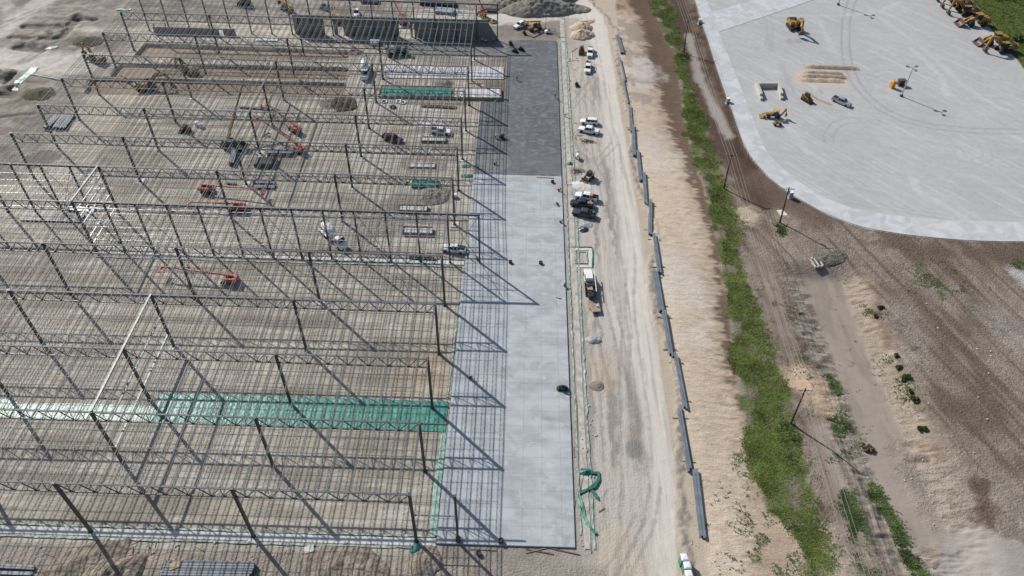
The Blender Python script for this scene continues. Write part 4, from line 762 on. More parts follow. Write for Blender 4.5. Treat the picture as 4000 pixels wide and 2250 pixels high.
def boom_lift(label, px, rz, L=12.0, el=6.0, group='red boom lifts under the frame', sw=0.0, z=1.0):
    c = G(*px, z); t = thing('boom_lift', label, 'boom lift', c, rz, group)
    part('chassis', 'blch', lambda b: b.box((0, 0, .75), (2.6, 1.5, .4)), BLKP, t)
    for x in (-1.1, 1.1):
        for q in (-1, 1): wheel(t, 'bl', x, q*1.0, .48, .36, WHT)
    part('turntable', 'blt', lambda b: (b.box((-.5, .75, 1.45), (2.6, .62, .9), taper=.92), b.box((-.5, -.75, 1.45), (2.6, .62, .9), taper=.92), b.box((-1.7, 0, 1.45), (.9, 2.1, 1.0), taper=.85)), RED, t)
    e = R(el); ax, az = -1.4, 2.2; ex, ez = ax+L*math.cos(e), az+L*math.sin(e); mx_, mz = ax+L*.55*math.cos(e), az+L*.55*math.sin(e)
    part('boom', 'blb%g_%g' % (L, el), lambda b: (b.bar((ax, 0, az), (mx_, 0, mz), .34, .42), b.bar((mx_, 0, mz), (ex, 0, ez), .24, .3)), RED, t)
    part('boom_tip', 'blj%g_%g' % (L, el), lambda b: (b.bar((ax+L*.2*math.cos(e), .22, az+L*.2*math.sin(e)), (ex-1, .18, ez), .1), b.bar((ex, 0, ez), (ex+.9, 0, ez-.5), .18)), BLKP, t)
    def bk(b):
        x0, x1, y0, y1, z0 = ex+.9, ex+1.8, -1.1, 1.1, ez-1.2
        b.box(((x0+x1)/2, 0, z0), (x1-x0, y1-y0, .08))
        for zz in (z0+.5, z0+1.05):
            b.bar((x0, y0, zz), (x1, y0, zz), .06); b.bar((x0, y1, zz), (x1, y1, zz), .06); b.bar((x0, y0, zz), (x0, y1, zz), .06); b.bar((x1, y0, zz), (x1, y1, zz), .06)
        for x in (x0, x1):
            for y in (y0, 0, y1): b.bar((x, y, z0), (x, y, z0+1.05), .06)
        b.box((x0+.15, 0, z0+.8), (.2, .8, .4))
    part('basket', 'blk%g_%g' % (L, el), bk, RED, t)
    return t
def telehandler(label, px, rz, L=7.0, el=12, z=1.2):
    c = G(*px, z); t = thing('telehandler', label, 'telehandler', c, rz)
    part('chassis', 'tech', lambda b: (b.box((0, 0, 1.0), (4.8, 1.0, .6)), b.prism([(-2.6, .9), (-1.0, .9), (-1.2, 1.9), (-2.5, 2.0)], -.95, -.2)), YEL, t)
    part('cab', 'tecb', lambda b: b.prism([(-.6, 1.0), (.9, 1.0), (.8, 2.5), (-.5, 2.5)], .3, 1.1), BLKP, t)
    for x in (-1.6, 1.6):
        for q in (-1, 1): wheel(t, 'te', x, q*1.0, .65, .45, YEL)
    e = R(el)
    def bf(b): b.bar((-2.5, -.1, 2.4), (-2.5+L*.6*math.cos(e), -.1, 2.4+L*.6*math.sin(e)), .45, .5); b.bar((-2.5+L*.5*math.cos(e), -.1, 2.4+L*.5*math.sin(e)), (-2.5+L*math.cos(e), -.1, 2.4+L*math.sin(e)), .34, .38)
    part('boom', 'tebm%g_%g' % (L, el), bf, mat('telehandler_yellow', (.62, .33, .04), .4, var=.15), t)
    hx, hz = -2.5+L*math.cos(e), 2.4+L*math.sin(e)
    part('fork_carriage', 'tefk%g_%g' % (L, el), lambda b: (b.box((hx+.2, -.1, hz-.9), (.15, 1.3, 1.2)), b.bar((hx, -.1, hz), (hx+.2, -.1, hz-.8), .3), b.box((hx+.8, .3, hz-1.45), (1.2, .14, .07)), b.box((hx+.8, -.5, hz-1.45), (1.2, .14, .07))), BLKP, t)
    return t
def mixer(label, px, rz, z=1.6):
    c = G(*px, z); t = thing('concrete_mixer_truck', label, 'mixer truck', c, rz)
    part('chassis', 'mxch', lambda b: b.box((-.5, 0, .95), (8.4, .9, .35)), BLKP, t)
    cb = part('cab', 'mxcb', lambda b: (b.loft([(2.0, .7, 2.5, 1.15, 1.05), (2.1, .6, 2.75, 1.2, 1.1), (3.3, .6, 2.75, 1.2, 1.05), (3.75, .6, 1.8, 1.18, 1.08), (4.7, .65, 1.6, 1.0, .9), (4.9, .7, 1.35, .9, .85)])), WHT, t)
    part('windshield', 'mxws', lambda b: b.add([(3.82, -.98, 1.85), (3.82, .98, 1.85), (3.36, .9, 2.65), (3.36, -.9, 2.65)], [(0, 1, 2, 3)]), GLASS, cb); part('side_window', 'mxsw', lambda b: b.prism([(2.4, 1.75), (3.5, 1.75), (3.25, 2.45), (2.4, 2.45)], -1.19, 1.19), GLASS, cb)
    for q in (-1, 1):
        wheel(t, 'mx', 3.6, q*1.02, .52, .32, CHR)
        for x in (-1.4, -2.7, -4.0): wheel(t, 'mx', x, q*.98, .52, .5, CHR)
    d = part('drum', 'mxdr', lambda b: b.lathe([(.5, -2.9), (.85, -2.5), (1.25, -.9), (1.25, .6), (.95, 1.7), (.35, 2.1)], 20, 'x'), WHT, t, (-1.2, 0, 2.35), smooth=True, rot=(0, R(12), 0))
    part('hopper', 'mxhp', lambda b: b.lathe([(.25, 0), (.65, .8), (.7, .8)], 10), SILV, t, (-4.4, 0, 3.0)); part('chute', 'mxcu', lambda b: (b.bar((-4.4, 0, 2.3), (-5.6, .5, 1.3), .5, .12), b.bar((-4.5, 0, 1.1), (-4.5, 0, 2.9), .15)), BLKP, t)
    part('fender', 'mxfe', lambda b: [b.box((-2.7, q*1.05, 1.22), (3.8, .55, .06)) for q in (-1, 1)], WHT, t); part('water_tank', 'mxwt', lambda b: b.cyl((1.4, -.9, 1.6), (1.4, .9, 1.6), .35), SILV, t)
    return t
def flatbed(label, px, rz):
    c = G(*px, 1.0); t = thing('flatbed_truck', label, 'flatbed truck', c, rz)
    part('hood', 'fbh', lambda b: b.loft([(1.6, .6, 1.35, 1.0, .92), (3.4, .6, 1.2, .96, .86), (3.7, .65, .95, .88, .8)]), WHT, t); cb = part('cab', 'fbc', lambda b: b.loft([(-.6, .5, 2.1, 1.02, .82), (-.5, .5, 2.2, 1.02, .84), (1.0, .5, 2.2, 1.02, .82), (1.7, .5, 1.4, 1.02, .9)]), WHT, t)
    part('windshield', 'fbw', lambda b: b.add([(1.72, -.88, 1.4), (1.72, .88, 1.4), (1.05, .78, 2.16), (1.05, -.78, 2.16)], [(0, 1, 2, 3)]), GLASS, cb); part('side_window', 'fbs', lambda b: b.prism([(-.3, 1.4), (1.3, 1.4), (.9, 2.0), (-.3, 2.0)], -1.0, 1.0), GLASS, cb)
    part('bed', 'fbb', lambda b: (b.box((-3.0, 0, 1.0), (4.6, 2.3, .14)), b.box((-1.0, 0, .7), (7.4, .9, .35))), GREYW, t); part('side_rack', 'fbr', lambda b: [b.box((-3.0, q*1.12, 1.3), (4.6, .06, .5)) for q in (-1, 1)], BLKP, t)
    for q in (-1, 1):
        wheel(t, 'fb', 2.6, q*.9, .45, .3); wheel(t, 'fb', -3.4, q*.9, .45, .4)
    def junk(b):
        rr = random.Random(5)
        for i in range(14): b.box((rr.uniform(-5, -1), rr.uniform(-.8, .8), 1.25+rr.random()*.3), (rr.uniform(.3, .9), rr.uniform(.3, .8), rr.uniform(.3, .8)), rz=rr.random()*3)
    part('tool_load', 'fbj', junk, BLKP, t); part('plank', 'fbp', lambda b: (b.box((-3.2, .1, 1.7), (1.0, 1.2, .1), rz=.1),), WOOD, t); part('long_pipe', 'fbl', lambda b: b.bar((2.4, -1.25, 1.9), (-4.4, -1.2, 1.9), .16), WHT, t); part('water_barrel', 'fbx', lambda b: b.lathe([(.1, .0), (.72, 0), (.75, .9), (.68, .95), (.1, .95)], 14), BLKP, t, (-5.3, 0, 1.05))
    return t
# figures: one continuous skinned body, clothes over it
def skin_mesh(key, joints, edges, m, sub=1):
    k = ('skin', key, m.name)
    if k in CACHE: return CACHE[k]
    me = bpy.data.meshes.new(key); me.from_pydata([j[:3] for j in joints], edges, []); o = bpy.data.objects.new(key, me); COL.objects.link(o)
    md = o.modifiers.new('s', 'SKIN')
    for i, v in enumerate(me.skin_vertices[0].data): v.radius = (joints[i][3], joints[i][3]); v.use_root = (i == 0)
    sd = o.modifiers.new('u', 'SUBSURF'); sd.levels = sub; sd.render_levels = sub
    dg = bpy.context.evaluated_depsgraph_get(); me2 = bpy.data.meshes.new_from_object(o.evaluated_get(dg)); me2.name = key; bpy.data.objects.remove(o)
    me2.materials.clear(); me2.materials.append(m); CACHE[k] = me2; return me2
POSES = {
 'stand': dict(pel=(0, 0, .95), che=(0, 0, 1.35), nek=(0, 0, 1.50), hed=(.03, 0, 1.64), sh=.19, elb=(.08, .27, 1.12), han=(.22, .27, .90), hip=.10, kne=(.04, .12, .50), ank=(0, .13, .09)),
 'walk': dict(pel=(0, 0, .93), che=(.05, 0, 1.33), nek=(.08, 0, 1.48), hed=(.13, 0, 1.61), sh=.19, elb=(.2, .27, 1.12), han=(.42, .20, 1.05), hip=.10, kne=(.16, .12, .50), ank=(.05, .13, .09)),
 'bend': dict(pel=(-.1, 0, .85), che=(.28, 0, 1.08), nek=(.42, 0, 1.12), hed=(.55, 0, 1.12), sh=.19, elb=(.42, .25, .80), han=(.60, .18, .55), hip=.10, kne=(.05, .14, .48), ank=(-.08, .15, .09)),
 'kneel': dict(pel=(-.15, 0, .42), che=(.18, 0, .68), nek=(.32, 0, .74), hed=(.45, 0, .76), sh=.18, elb=(.42, .24, .42), han=(.60, .16, .10), hip=.10, kne=(.22, .16, .12), ank=(-.22, .15, .10)),
 'sit': dict(pel=(0, 0, .62), che=(.02, 0, 1.02), nek=(.03, 0, 1.16), hed=(.06, 0, 1.30), sh=.19, elb=(.15, .27, .82), han=(.40, .18, .80), hip=.10, kne=(.45, .15, .62), ank=(.50, .15, .22)),
}
def person(label, px, rz, pose='stand', top=HIV, hat=HIV, legs=DENIM, group=None, lift=0.0, loc=None):
    q = POSES[pose]; c = loc or G(*px, .8); t = thing('person', label, 'person', (c[0], c[1], c[2]+lift), rz, group)
    J = [q['pel']+(.15,), q['che']+(.15,), q['nek']+(.055,), q['hed']+(.105,), (q['hed'][0], 0, q['hed'][2]+.09, .08)]; E_ = [(0, 1), (1, 2), (2, 3), (3, 4)]
    for s in (-1, 1):
        n = len(J); e, h, k_, a = q['elb'], q['han'], q['kne'], q['ank']; sx = (.22 if (pose == 'walk' and s < 0) else 0)
        J += [(q['che'][0], s*q['sh'], q['che'][2]+.06, .06), (e[0], s*e[1], e[2], .045), (h[0], s*h[1], h[2], .035), (h[0]+.08, s*h[1], h[2]-.03, .04), (q['pel'][0], s*q['hip'], q['pel'][2]-.08, .10), (k_[0]-sx, s*k_[1], k_[2], .065), (a[0]-sx*1.6, s*a[1], a[2], .045), (a[0]-sx*1.6+.15, s*a[1], .04, .045)]
        E_ += [(1, n), (n, n+1), (n+1, n+2), (n+2, n+3), (0, n+4), (n+4, n+5), (n+5, n+6), (n+6, n+7)]
    obj('body', skin_mesh('body_'+pose, J, E_, SKIN), t)
    JS = [(a[0], a[1], a[2], a[3]+.025) for a in (J[0], J[1])]+[(J[i][0], J[i][1], J[i][2], J[i][3]+.025) for i in (5, 6, 13, 14)]
    obj('shirt', skin_mesh('shirt_'+pose, JS, [(0, 1), (1, 2), (2, 3), (1, 4), (4, 5)], top), t)
    JT = [(J[0][0], 0, J[0][2]-.04, .165)]+[(J[i][0], J[i][1], J[i][2], J[i][3]+.022) for i in (9, 10, 11, 17, 18, 19)]
    obj('trousers', skin_mesh('trousers_'+pose, JT, [(0, 1), (1, 2), (2, 3), (0, 4), (4, 5), (5, 6)], legs), t)
    part('hard_hat', 'hat', lambda b: b.lathe([(.17, 0), (.175, .02), (.13, .03), (.12, .1), (.07, .15), (.01, .165)], 12), hat, t, (q['hed'][0], 0, q['hed'][2]+.05), smooth=True)
    return t

# ------------------------------------------------------------------ east lot, top to bottom
pickup('white pickup parked beside the yellow telehandler north of the dark slab', (2034, 94), head((2055, 85), (2012, 103)), WHT)
telehandler('yellow telehandler with lowered boom on the pad north of the dark slab', (2088, 103), head((2113, 100), (2068, 112)))
pickup('white pickup facing the camera beside the small red and white loader', (2306, 201), head((2309, 180), (2303, 220)), WHT)
skid('small red and white tracked loader left of the white pickup', (2272, 197), head((2272, 180), (2272, 212)), mat('loader_red', (.40, .06, .05), .5), True)
p = pickup('white service pickup with red and pink load in its rack bed, facing the camera', (2297, 262), head((2300, 236), (2294, 285)), WHT)
part('rack_load', 'rk', lambda b: [b.box((-1.2-.5*i, (-1)**i*.35, 1.4), (.5, .6, .4), rz=i) for i in range(4)], MAROON, p); part('rack', 'rkk', lambda b: [b.bar((x, y, 1.2), (x, y, 1.75), .06) for x in (-1.05, -2.8) for y in (-.9, .9)]+[b.bar((-1.05, y, 1.75), (-2.8, y, 1.75), .06) for y in (-.9, .9)], BLKP, p)
def trowel(label, px, rz, rider=True, group='ride-on trowel machines near the dark slab', z=.5):
    c = G(*px, z); c = (c[0], c[1], c[2]+(.34 if SLX0 < c[0] < SLX1 and c[1] < 178 else 0)); t = thing('riding_trowel', label, 'trowel machine', c, rz, group)
    for y in (-.62, .62): part('rotor_guard', 'trg', lambda b: b.lathe([(.58, .05), (.62, .05), (.62, .28), (.58, .3), (.1, .32)], 14), EQG, t, (0, y, 0))
    part('deck', 'trd', lambda b: (b.box((0, 0, .45), (.8, 1.7, .2)), b.box((-.35, 0, .8), (.5, .7, .55), taper=.8), b.box((.1, .5, .7), (.4, .4, .35)), b.box((.1, -.5, .7), (.4, .4, .35))), EQG, t)
    part('seat', 'trs', lambda b: (b.box((0, 0, 1.0), (.4, .45, .1)), b.box((-.22, 0, 1.25), (.1, .45, .45))), BLKP, t); part('control_lever', 'trl', lambda b: [b.bar((.3, y, .5), (.4, y, 1.2), .05) for y in (-.25, .25)], BLKP, t)
    return t
trowel('ride-on trowel machine on bare ground below the yellow telehandler', (2049, 128), .4)
trowel('ride-on trowel machine at the top of the dark slab, left of its neighbour', (2011, 201), 1.2); trowel('ride-on trowel machine at the top of the dark slab, right of its neighbour', (2036, 194), 1.0)
trowel('ride-on trowel machine in the shade east of the precast wall', (1995, 172), 0); trowel('ride-on trowel machine on the dirt lot below the white service pickup', (2254, 329), .1)
trowel('ride-on trowel machine on the dark slab in the shadow grid', (1960, 538), .5); trowel('ride-on trowel machine on a pallet near the east edge of the light slab', (2197, 1518), 1.57)
suv('white suv parked above the white pickup on the lot', (2301, 472), head((2330, 474), (2272, 470)), WHT)
pickup('white pickup with silver bed cover parked below the white suv', (2300, 505), head((2335, 510), (2264, 497)), WHT, bed='cover')
p = pickup('white pickup carrying an orange tank and tools in its bed', (2291, 765), head((2333, 772), (2248, 755)), WHT)
part('orange_tank', 'ot', lambda b: b.box((-1.2, 0, 1.5), (.9, 1.4, .6), taper=.92), mat('tank_orange', (.80, .20, .06), .5), p); part('tool_load', 'tj', lambda b: [b.box((-1.8-.3*i, (-1)**i*.4, 1.35), (.4, .5, .45), rz=i*.7) for i in range(5)], BLKP, p)
p = pickup('black pickup with tan load, between the white and the charcoal pickups', (2274, 792), head((2316, 797), (2233, 787)), NAVY); part('cargo', 'cg', lambda b: [b.box((-1.6-.4*i, (-1)**i*.3, 1.33), (.5, .6, .35), rz=i) for i in range(3)], WOOD, p)
p = pickup('charcoal pickup with green bags in its bed, lowest of the three', (2282, 830), head((2328, 838), (2240, 822)), CHAR); part('cargo', 'cg2', lambda b: [b.box((-2.3, -.4+.4*i, 1.38), (.5, .35, .35), rz=i) for i in range(2)], GRN, p); part('tool_box', 'tbx', lambda b: b.box((-1.3, 0, 1.3), (.7, 1.6, .35)), BLKP, p)
t = skid('grey and dark green skid steer with lowered bucket, facing left on the lot', (2300, 690), head((2318, 676), (2284, 702)), mat('loader_grey', (.30, .31, .27), .5), False, 1.15)
flatbed('white cab flatbed truck loaded with tools and planks beside the slab', (2301, 1095), head((2312, 1180), (2297, 1040)))
c = G(2322, 1195, .6); t = thing('flat_trailer', 'rusty flat trailer behind the loaded flatbed truck', 'trailer', c, head((2328, 1220), (2314, 1160)))
part('deck', 'tld', lambda b: b.box((0, 0, .75), (3.8, 2.2, .14)), mat('trailer_deck', (.33, .25, .19), .8, var=.3), t); part('frame', 'tlf', lambda b: (b.bar((1.9, 0, .6), (3.2, 0, .55), .12), b.box((0, 0, .6), (3.6, 1.0, .15))), RUST, t); part('bucket', 'tlb', lambda b: b.lathe([(.15, 0), (.2, .4), (.05, .4)], 10), WHT, t, (-.4, -.5, .82))
for y in (-1.0, 1.0): wheel(t, 'tl', -.5, y, .35, .22)
c = G(2257, 611, .7); t = thing('towed_mixer', 'small white tow-behind mixer with a raised drawbar on the lot', 'cement mixer', c, head((2255, 622), (2261, 595)))
part('drum', 'tmd', lambda b: b.lathe([(.3, -.7), (.55, -.4), (.55, .4), (.3, .75)], 14, 'x'), WHT, t, (0, 0, 1.0)); part('drawbar', 'tmb', lambda b: (b.bar((.6, 0, .8), (1.7, 0, 1.3), .08), b.bar((1.5, -.3, 1.25), (1.5, .3, 1.25), .07)), BLKP, t)
for y in (-.55, .55): wheel(t, 'tm', -.1, y, .33, .18)
# light tower, compressor and rack on the north pad
c = G(2131, 118, 0); t = thing('light_tower', 'slim light tower with four lamps right of the telehandler', 'light tower', c, 0)
part('mast', 'ltm', lambda b: b.cyl((0, 0, 0), (0, 0, 5.6), .09, .06), BLKP, t); part('base', 'ltb', lambda b: b.box((0, 0, .5), (1.2, .8, .7)), SILV, t)
for x in (-.8, -.35, .35, .8): part('lamp', 'ltl', lambda b: b.box((0, 0, 0), (.35, .2, .3)), LAMP, t, (x, 0, 5.6))
c = G(2138, 124, .5); t = thing('compressor', 'small white and red compressor below the light tower', 'compressor', c, .3); part('body', 'cpb', lambda b: b.loft([(-.9, .3, .9, .5, .4), (0, .3, 1.2, .6, .5), (.9, .3, 1.0, .5, .4)]), WHT, t); part('cover', 'cpc', lambda b: b.box((.4, 0, 1.0), (.8, .9, .5)), MAROON, t); wheel(t, 'cp', 0, .6, .28, .15); wheel(t, 'cp', 0, -.6, .28, .15)
c = G(2160, 122, .4); t = thing('steel_rack', 'open dark steel rack beside the small compressor', 'rack', c, .1); part('frame', 'srf', lambda b: [b.bar((x, y, 0), (x, y, 1.2), .07) for x in (-1, 1) for y in (-.6, .6)]+[b.bar((-1, y, z), (1, y, z), .07) for y in (-.6, .6) for z in (.1, 1.2)]+[b.bar((x, -.6, 1.2), (x, .6, 1.2), .07) for x in (-1, 0, 1)], RUST, t)
# mounds
def mound(label, px, rx, ry, h, m, seed=0, rot=0.0, name='dirt_pile', cat='dirt pile', flat=False, amp=.5):
    c = G(*px); rr = 30 if max(rx, ry) < 3 else 64; uu = np.linspace(-1.1, 1.1, rr+1); U, V = np.meshgrid(uu, uu); xx, yy = U*rx, V*ry
    nz = lambda s_, k_: fbm(xx+seed*7.0, yy+seed*3.0, s_, 4, k_)-.5
    n0 = nz(1.6/max(rx, 2), seed); n1 = n0+.55*nz(1.1, seed+5); r_ = np.hypot(U, V)+n0*.55
    env = np.clip(1-r_, 0, 1); env = (1-(1-env)**2.2) if flat else env**.8
    zz = h*env*(1+n1*amp*1.6)*1.15-.25*ss(.88, 1.02, r_)-.05
    xr, yr = xx*math.cos(rot)-yy*math.sin(rot), xx*math.sin(rot)+yy*math.cos(rot); zz = zz+hz_arr(c[0]+xr, c[1]+yr)-c[2]
    vs = [(a*math.cos(rot)-b_*math.sin(rot), a*math.sin(rot)+b_*math.cos(rot), z_) for a, b_, z_ in zip(xx.ravel().tolist(), yy.ravel().tolist(), zz.ravel().tolist())]; fs = []
    for j in range(rr):
        for i in range(rr): a = j*(rr+1)+i; fs.append((a, a+1, a+rr+2, a+rr+1))
    b = MB(); b.add(vs, fs); o = obj(name, b.mesh(name, m, True), None, c); return tag(o, label, cat)
DIRT_G = mat('grey_spoil', (.23, .21, .17), .95, bump=.16, bscale=2.6, var=.35, vscale=.6); DIRT_S = mat('tan_sand', (.47, .375, .27), .95, bump=.1, bscale=2, var=.2, vscale=.7)
DIRT_C = mat('clay_spoil', (.25, .21, .165), .95, bump=.22, bscale=2.8, var=.5, vscale=.9)
BRUSH = mat('brush', (.11, .10, .075), .95, var=.5)
def brush(label, px, rx, ry, seed):
    rr_ = random.Random(seed); b = MB(); c = G(*px)
    for _ in range(70):
        a = rr_.gauss(0, .6)*rx, rr_.gauss(0, .6)*ry; an = rr_.uniform(0, 6.28); L_ = rr_.uniform(.3, 1.0); z_ = rr_.uniform(.02, .35); b.bar((a[0], a[1], z_), (a[0]+L_*math.cos(an), a[1]+L_*.6*math.sin(an), z_+rr_.uniform(-.02, .25)), .07)
    tag(obj('brush_pile', b.mesh('brush_pile', BRUSH), None, c), label, 'brush pile')
mound('long grey spoil heap north of the site road, left part', (2010, 24), 13, 5, 3.4, DIRT_G, 1, .05); mound('large grey spoil heap inside the bend of the haul road', (2110, 38), 15, 6.5, 4.2, DIRT_G, 2, .1); mound('tall dark spoil ridge at the top beside the haul road', (2140, 3), 12, 6, 5.0, DIRT_G, 3, .5); mound('small rocky end of the grey spoil heap by the haul road', (2228, 36), 7, 4, 2.0, DIRT_G, 4)
mound('upper tan sand pile east of the north pad', (2272, 110), 4.6, 3.8, 1.8, DIRT_S, 5, .4); mound('lower tan sand pile east of the north pad', (2273, 138), 4.6, 3.8, 1.9, DIRT_S, 6, .2); mound('low ridge of raked sand above the sand piles', (2280, 90), 5, 2.0, .7, DIRT_S, 7, .5)
mound('clay heap below the front footing strip, beside the stacked beams', (1350, 2220), 8.0, 4.2, .8, DIRT_C, 8, -.2, amp=.8); mound('dark dirt heap at the bottom left between the two stacks of beams', (435, 2246), 6.0, 3.6, 1.3, DIRT_C, 9, .3, amp=.8); mound('small dirt heap under the front corner of the frame', (1668, 2195), 3.0, 3.0, .9, DIRT_C, 10, .4)
mound('low spread of loose earth left of the stacked beams', (330, 2190), 8, 3.5, .5, DIRT_C, 11, .5, amp=.9)
mound('dark earth heap at the end of the brown pit', (1348, 405), 4.2, 4.5, 1.6, mat('dark_clay', (.13, .095, .06), .95, bump=.2, var=.4), 12); mound('grey rubble heap below the green wrapped footing box', (1695, 762), 4.5, 4.5, 1.0, DIRT_G, 13, amp=.9)
mound('dark spoil mound at the left edge beside the haul road', (158, 366), 5, 4.2, 1.0, mat('old_spoil', (.10, .088, .055), .95, bump=.3, var=.4), 14); mound('dark spoil mound above the yellow excavator at the left', (345, 160), 5.5, 3.8, 1.0, MAT['old_spoil'], 15)
mound('crumpled grey tarp heap on the lot below the flatbed truck', (2321, 1329), 1.9, 1.3, .7, TARP, 16, name='tarp', cat='tarp', amp=.9); mound('small heap of rags and bags lower on the lot', (2330, 1507), 1.9, 1.4, .5, DIRT_G, 17, amp=1); mound('crumpled dark tarp below the three pickups', (2281, 897), 1.5, 1.3, .6, CHAR, 18, name='tarp', cat='tarp', amp=1); mound('coiled pale hose heap beside the dark tarp', (2293, 878), 1.9, 1.2, .4, TARP, 19, name='hose_heap', cat='hose'); brush('pile of dark brush below the white pickup with bed cover', (2293, 553), 1.7, .8, 20); brush('heap of dark scrap wire above the grey and green skid steer', (2252, 669), 1.6, 1.0, 21)
mound('dug pile of crushed stone on the lot by the white pickup', (2268, 726), 3.0, 2.2, .45, CONCW, 22)

def windrow(label, px, w_, h, m, cuts=0, name='sand_windrow'):
    pts = [P(*p) for p in px]; b = MB(); a, c = pts[0], pts[-1]; L_ = math.hypot(c[0]-a[0], c[1]-a[1]); n = int(L_/.8); vs = []
    for i in range(n+1):
        f = i/n; e = min(1, f*8, (1-f)*8); x = a[0]+(c[0]-a[0])*f; y = a[1]+(c[1]-a[1])*f; j = random.uniform(-.12, .12); hh = h*e*.62*(1+random.uniform(-.05, .05))*(0.55 if cuts and (i % cuts) < 2 else 1)
        vs += [(x, y-w_/2+j, -.03), (x, y-w_*.22+j, hh*.72), (x, y+j*.5, hh), (x, y+w_*.25+j, hh*.7), (x, y+w_/2+j, -.03)]
    fs = [(o_*5+k, o_*5+k+1, o_*5+k+6, o_*5+k+5) for o_ in range(n) for k in range(4)]
    b.add(vs, fs); return tag(obj(name, b.mesh(name, m, True)), label, 'sand pile')
SANDD = mat('damp_sand', (.40, .32, .235), .95, bump=.12, bscale=3, var=.25, vscale=1.2)
windrow('long narrow tan sand windrow, highest in the yard', [(3140, 260), (3358, 269)], 2.6, 1.3, SANDD); windrow('upper windrow of the sand pile group in the yard', [(3135, 282), (3295, 289)], 2.4, 1.1, SANDD); windrow('middle windrow of the sand pile group in the yard', [(3128, 296), (3308, 304)], 2.6, 1.3, SANDD); windrow('lowest, scalloped windrow of the sand pile group in the yard', [(3125, 311), (3297, 317)], 3.0, 1.0, SANDD, 5)
# ------------------------------------------------------------------ yard machines
for i, (px, lb) in enumerate([((3712, -12), 'yellow excavator farthest up in the parked row at the lawn edge'), ((3732, 14), 'second yellow excavator from the top in the parked row, black hood'), ((3757, 40), 'third yellow excavator from the top in the parked row, just above the wheel loader')]):
    excavator(lb, (px[0]+22, px[1]+4), R(184), 'folded', 'excavators parked along the lawn edge', 1.2)
excavator('yellow excavator parked lowest in the row, bucket on the ground beside the rusty loader bucket', (3925, 187), R(188), 'folded', 'excavators parked along the lawn edge', 1.2)
loader('large yellow wheel loader with rusty bucket below three excavators', (3812, 84), R(184), 'wheel loaders parked along the lawn edge', 1.25)
loader('yellow wheel loader with a tan roof between the big loader and the lowest excavator', (3885, 158), R(186), 'wheel loaders parked along the lawn edge', 1.2)
excavator('yellow excavator standing alone in the yard, boom towards the camera', (3101, 98), R(-84), 'reach', None, 1.15)
backhoe('yellow backhoe loader with tan canopy left of the small roller', (3022, 447), R(176)); 
skid('yellow tracked skid steer in the yard near the red dirt streak', (3152, 384), head((3140, 378), (3168, 395)), YEL, True, 1.1)
pickup('silver crew pickup parked in the yard right of the skid steer', (3289, 393), head((3256, 378), (3324, 407)), SILV)
c = G(3037, 483, .5); t = thing('small_roller', 'small yellow ride-on roller below the backhoe loader', 'roller', c, .1)
for x in (-.8, .8): part('drum', 'rod', lambda b: b.cyl((0, -.5, .4), (0, .5, .4), .4, n=14), BLKP, t, (x, 0, 0))
part('body', 'rob', lambda b: (b.box((.35, 0, .85), (1.3, .9, .5), taper=.85), b.box((-.6, 0, .75), (.8, .9, .35))), YEL, t); part('seat', 'ros', lambda b: (b.box((-.4, 0, 1.05), (.4, .5, .12)), b.box((-.62, 0, 1.25), (.1, .5, .4))), BLKP, t); part('roll_bar', 'ror', lambda b: (b.bar((-.7, -.4, .9), (-.7, -.4, 2.0), .07), b.bar((-.7, .4, .9), (-.7, .4, 2.0), .07), b.bar((-.7, -.4, 2), (-.7, .4, 2), .07)), YEL, t)
def toilet(label, px, rz, m, roof=WHT, z=1.1, group=None, s=1.0):
    c = G(*px, z); t = thing('portable_toilet', label, 'portable toilet', c, rz, group); t.scale = (s, s, s)
    part('cabin', 'tob', lambda b: (b.box((0, 0, 1.1), (1.15, 1.15, 2.1)), b.box((0, 0, .05), (1.25, 1.25, .1))), m, t); part('roof', 'tor', lambda b: b.lathe([(.86, 2.14), (.84, 2.22), (.6, 2.34), (.02, 2.38)], 4), roof, t, rot=(0, 0, R(45)))
    part('door', 'tod', lambda b: b.box((0, -.59, 1.1), (.75, .04, 1.85)), m, t); part('vent_pipe', 'tov', lambda b: b.cyl((.4, .4, 2.1), (.4, .4, 2.65), .06), BLKP, t); return t
toilet('orange portable toilet standing alone in the yard', (3488, 330), .3, ORG, ORG)
for px, lb, m in [((2671, 2186), 'white roofed green portable toilet, uppermost of three by the haul road', GRN), ((2682, 2217), 'green portable toilet in the middle of three by the haul road', GRN), ((2688, 2250), 'pinkish tan portable toilet, lowest of three by the haul road', mat('tan_plastic', (.50, .36, .30), .5))]:
    toilet(lb, px, .08, m, WHT, 1.3, 'portable toilets by the haul road', 1.0)
c = G(3520, 326, .6); t = thing('light_trailer', 'rusty dark equipment box beside the tall light mast', 'equipment box', c, .1); part('frame', 'lxf', lambda b: [b.bar((x, y, 0), (x, y, 2.0), .12) for x in (-1.0, 0, 1.0) for y in (-.7, .7)]+[b.box((0, 0, z), (2.2, 1.5, .1)) for z in (.2, 1.9)], RUST, t); part('tank', 'lxt', lambda b: b.box((0, 0, 1.0), (1.7, 1.2, 1.3)), BLKP, t)
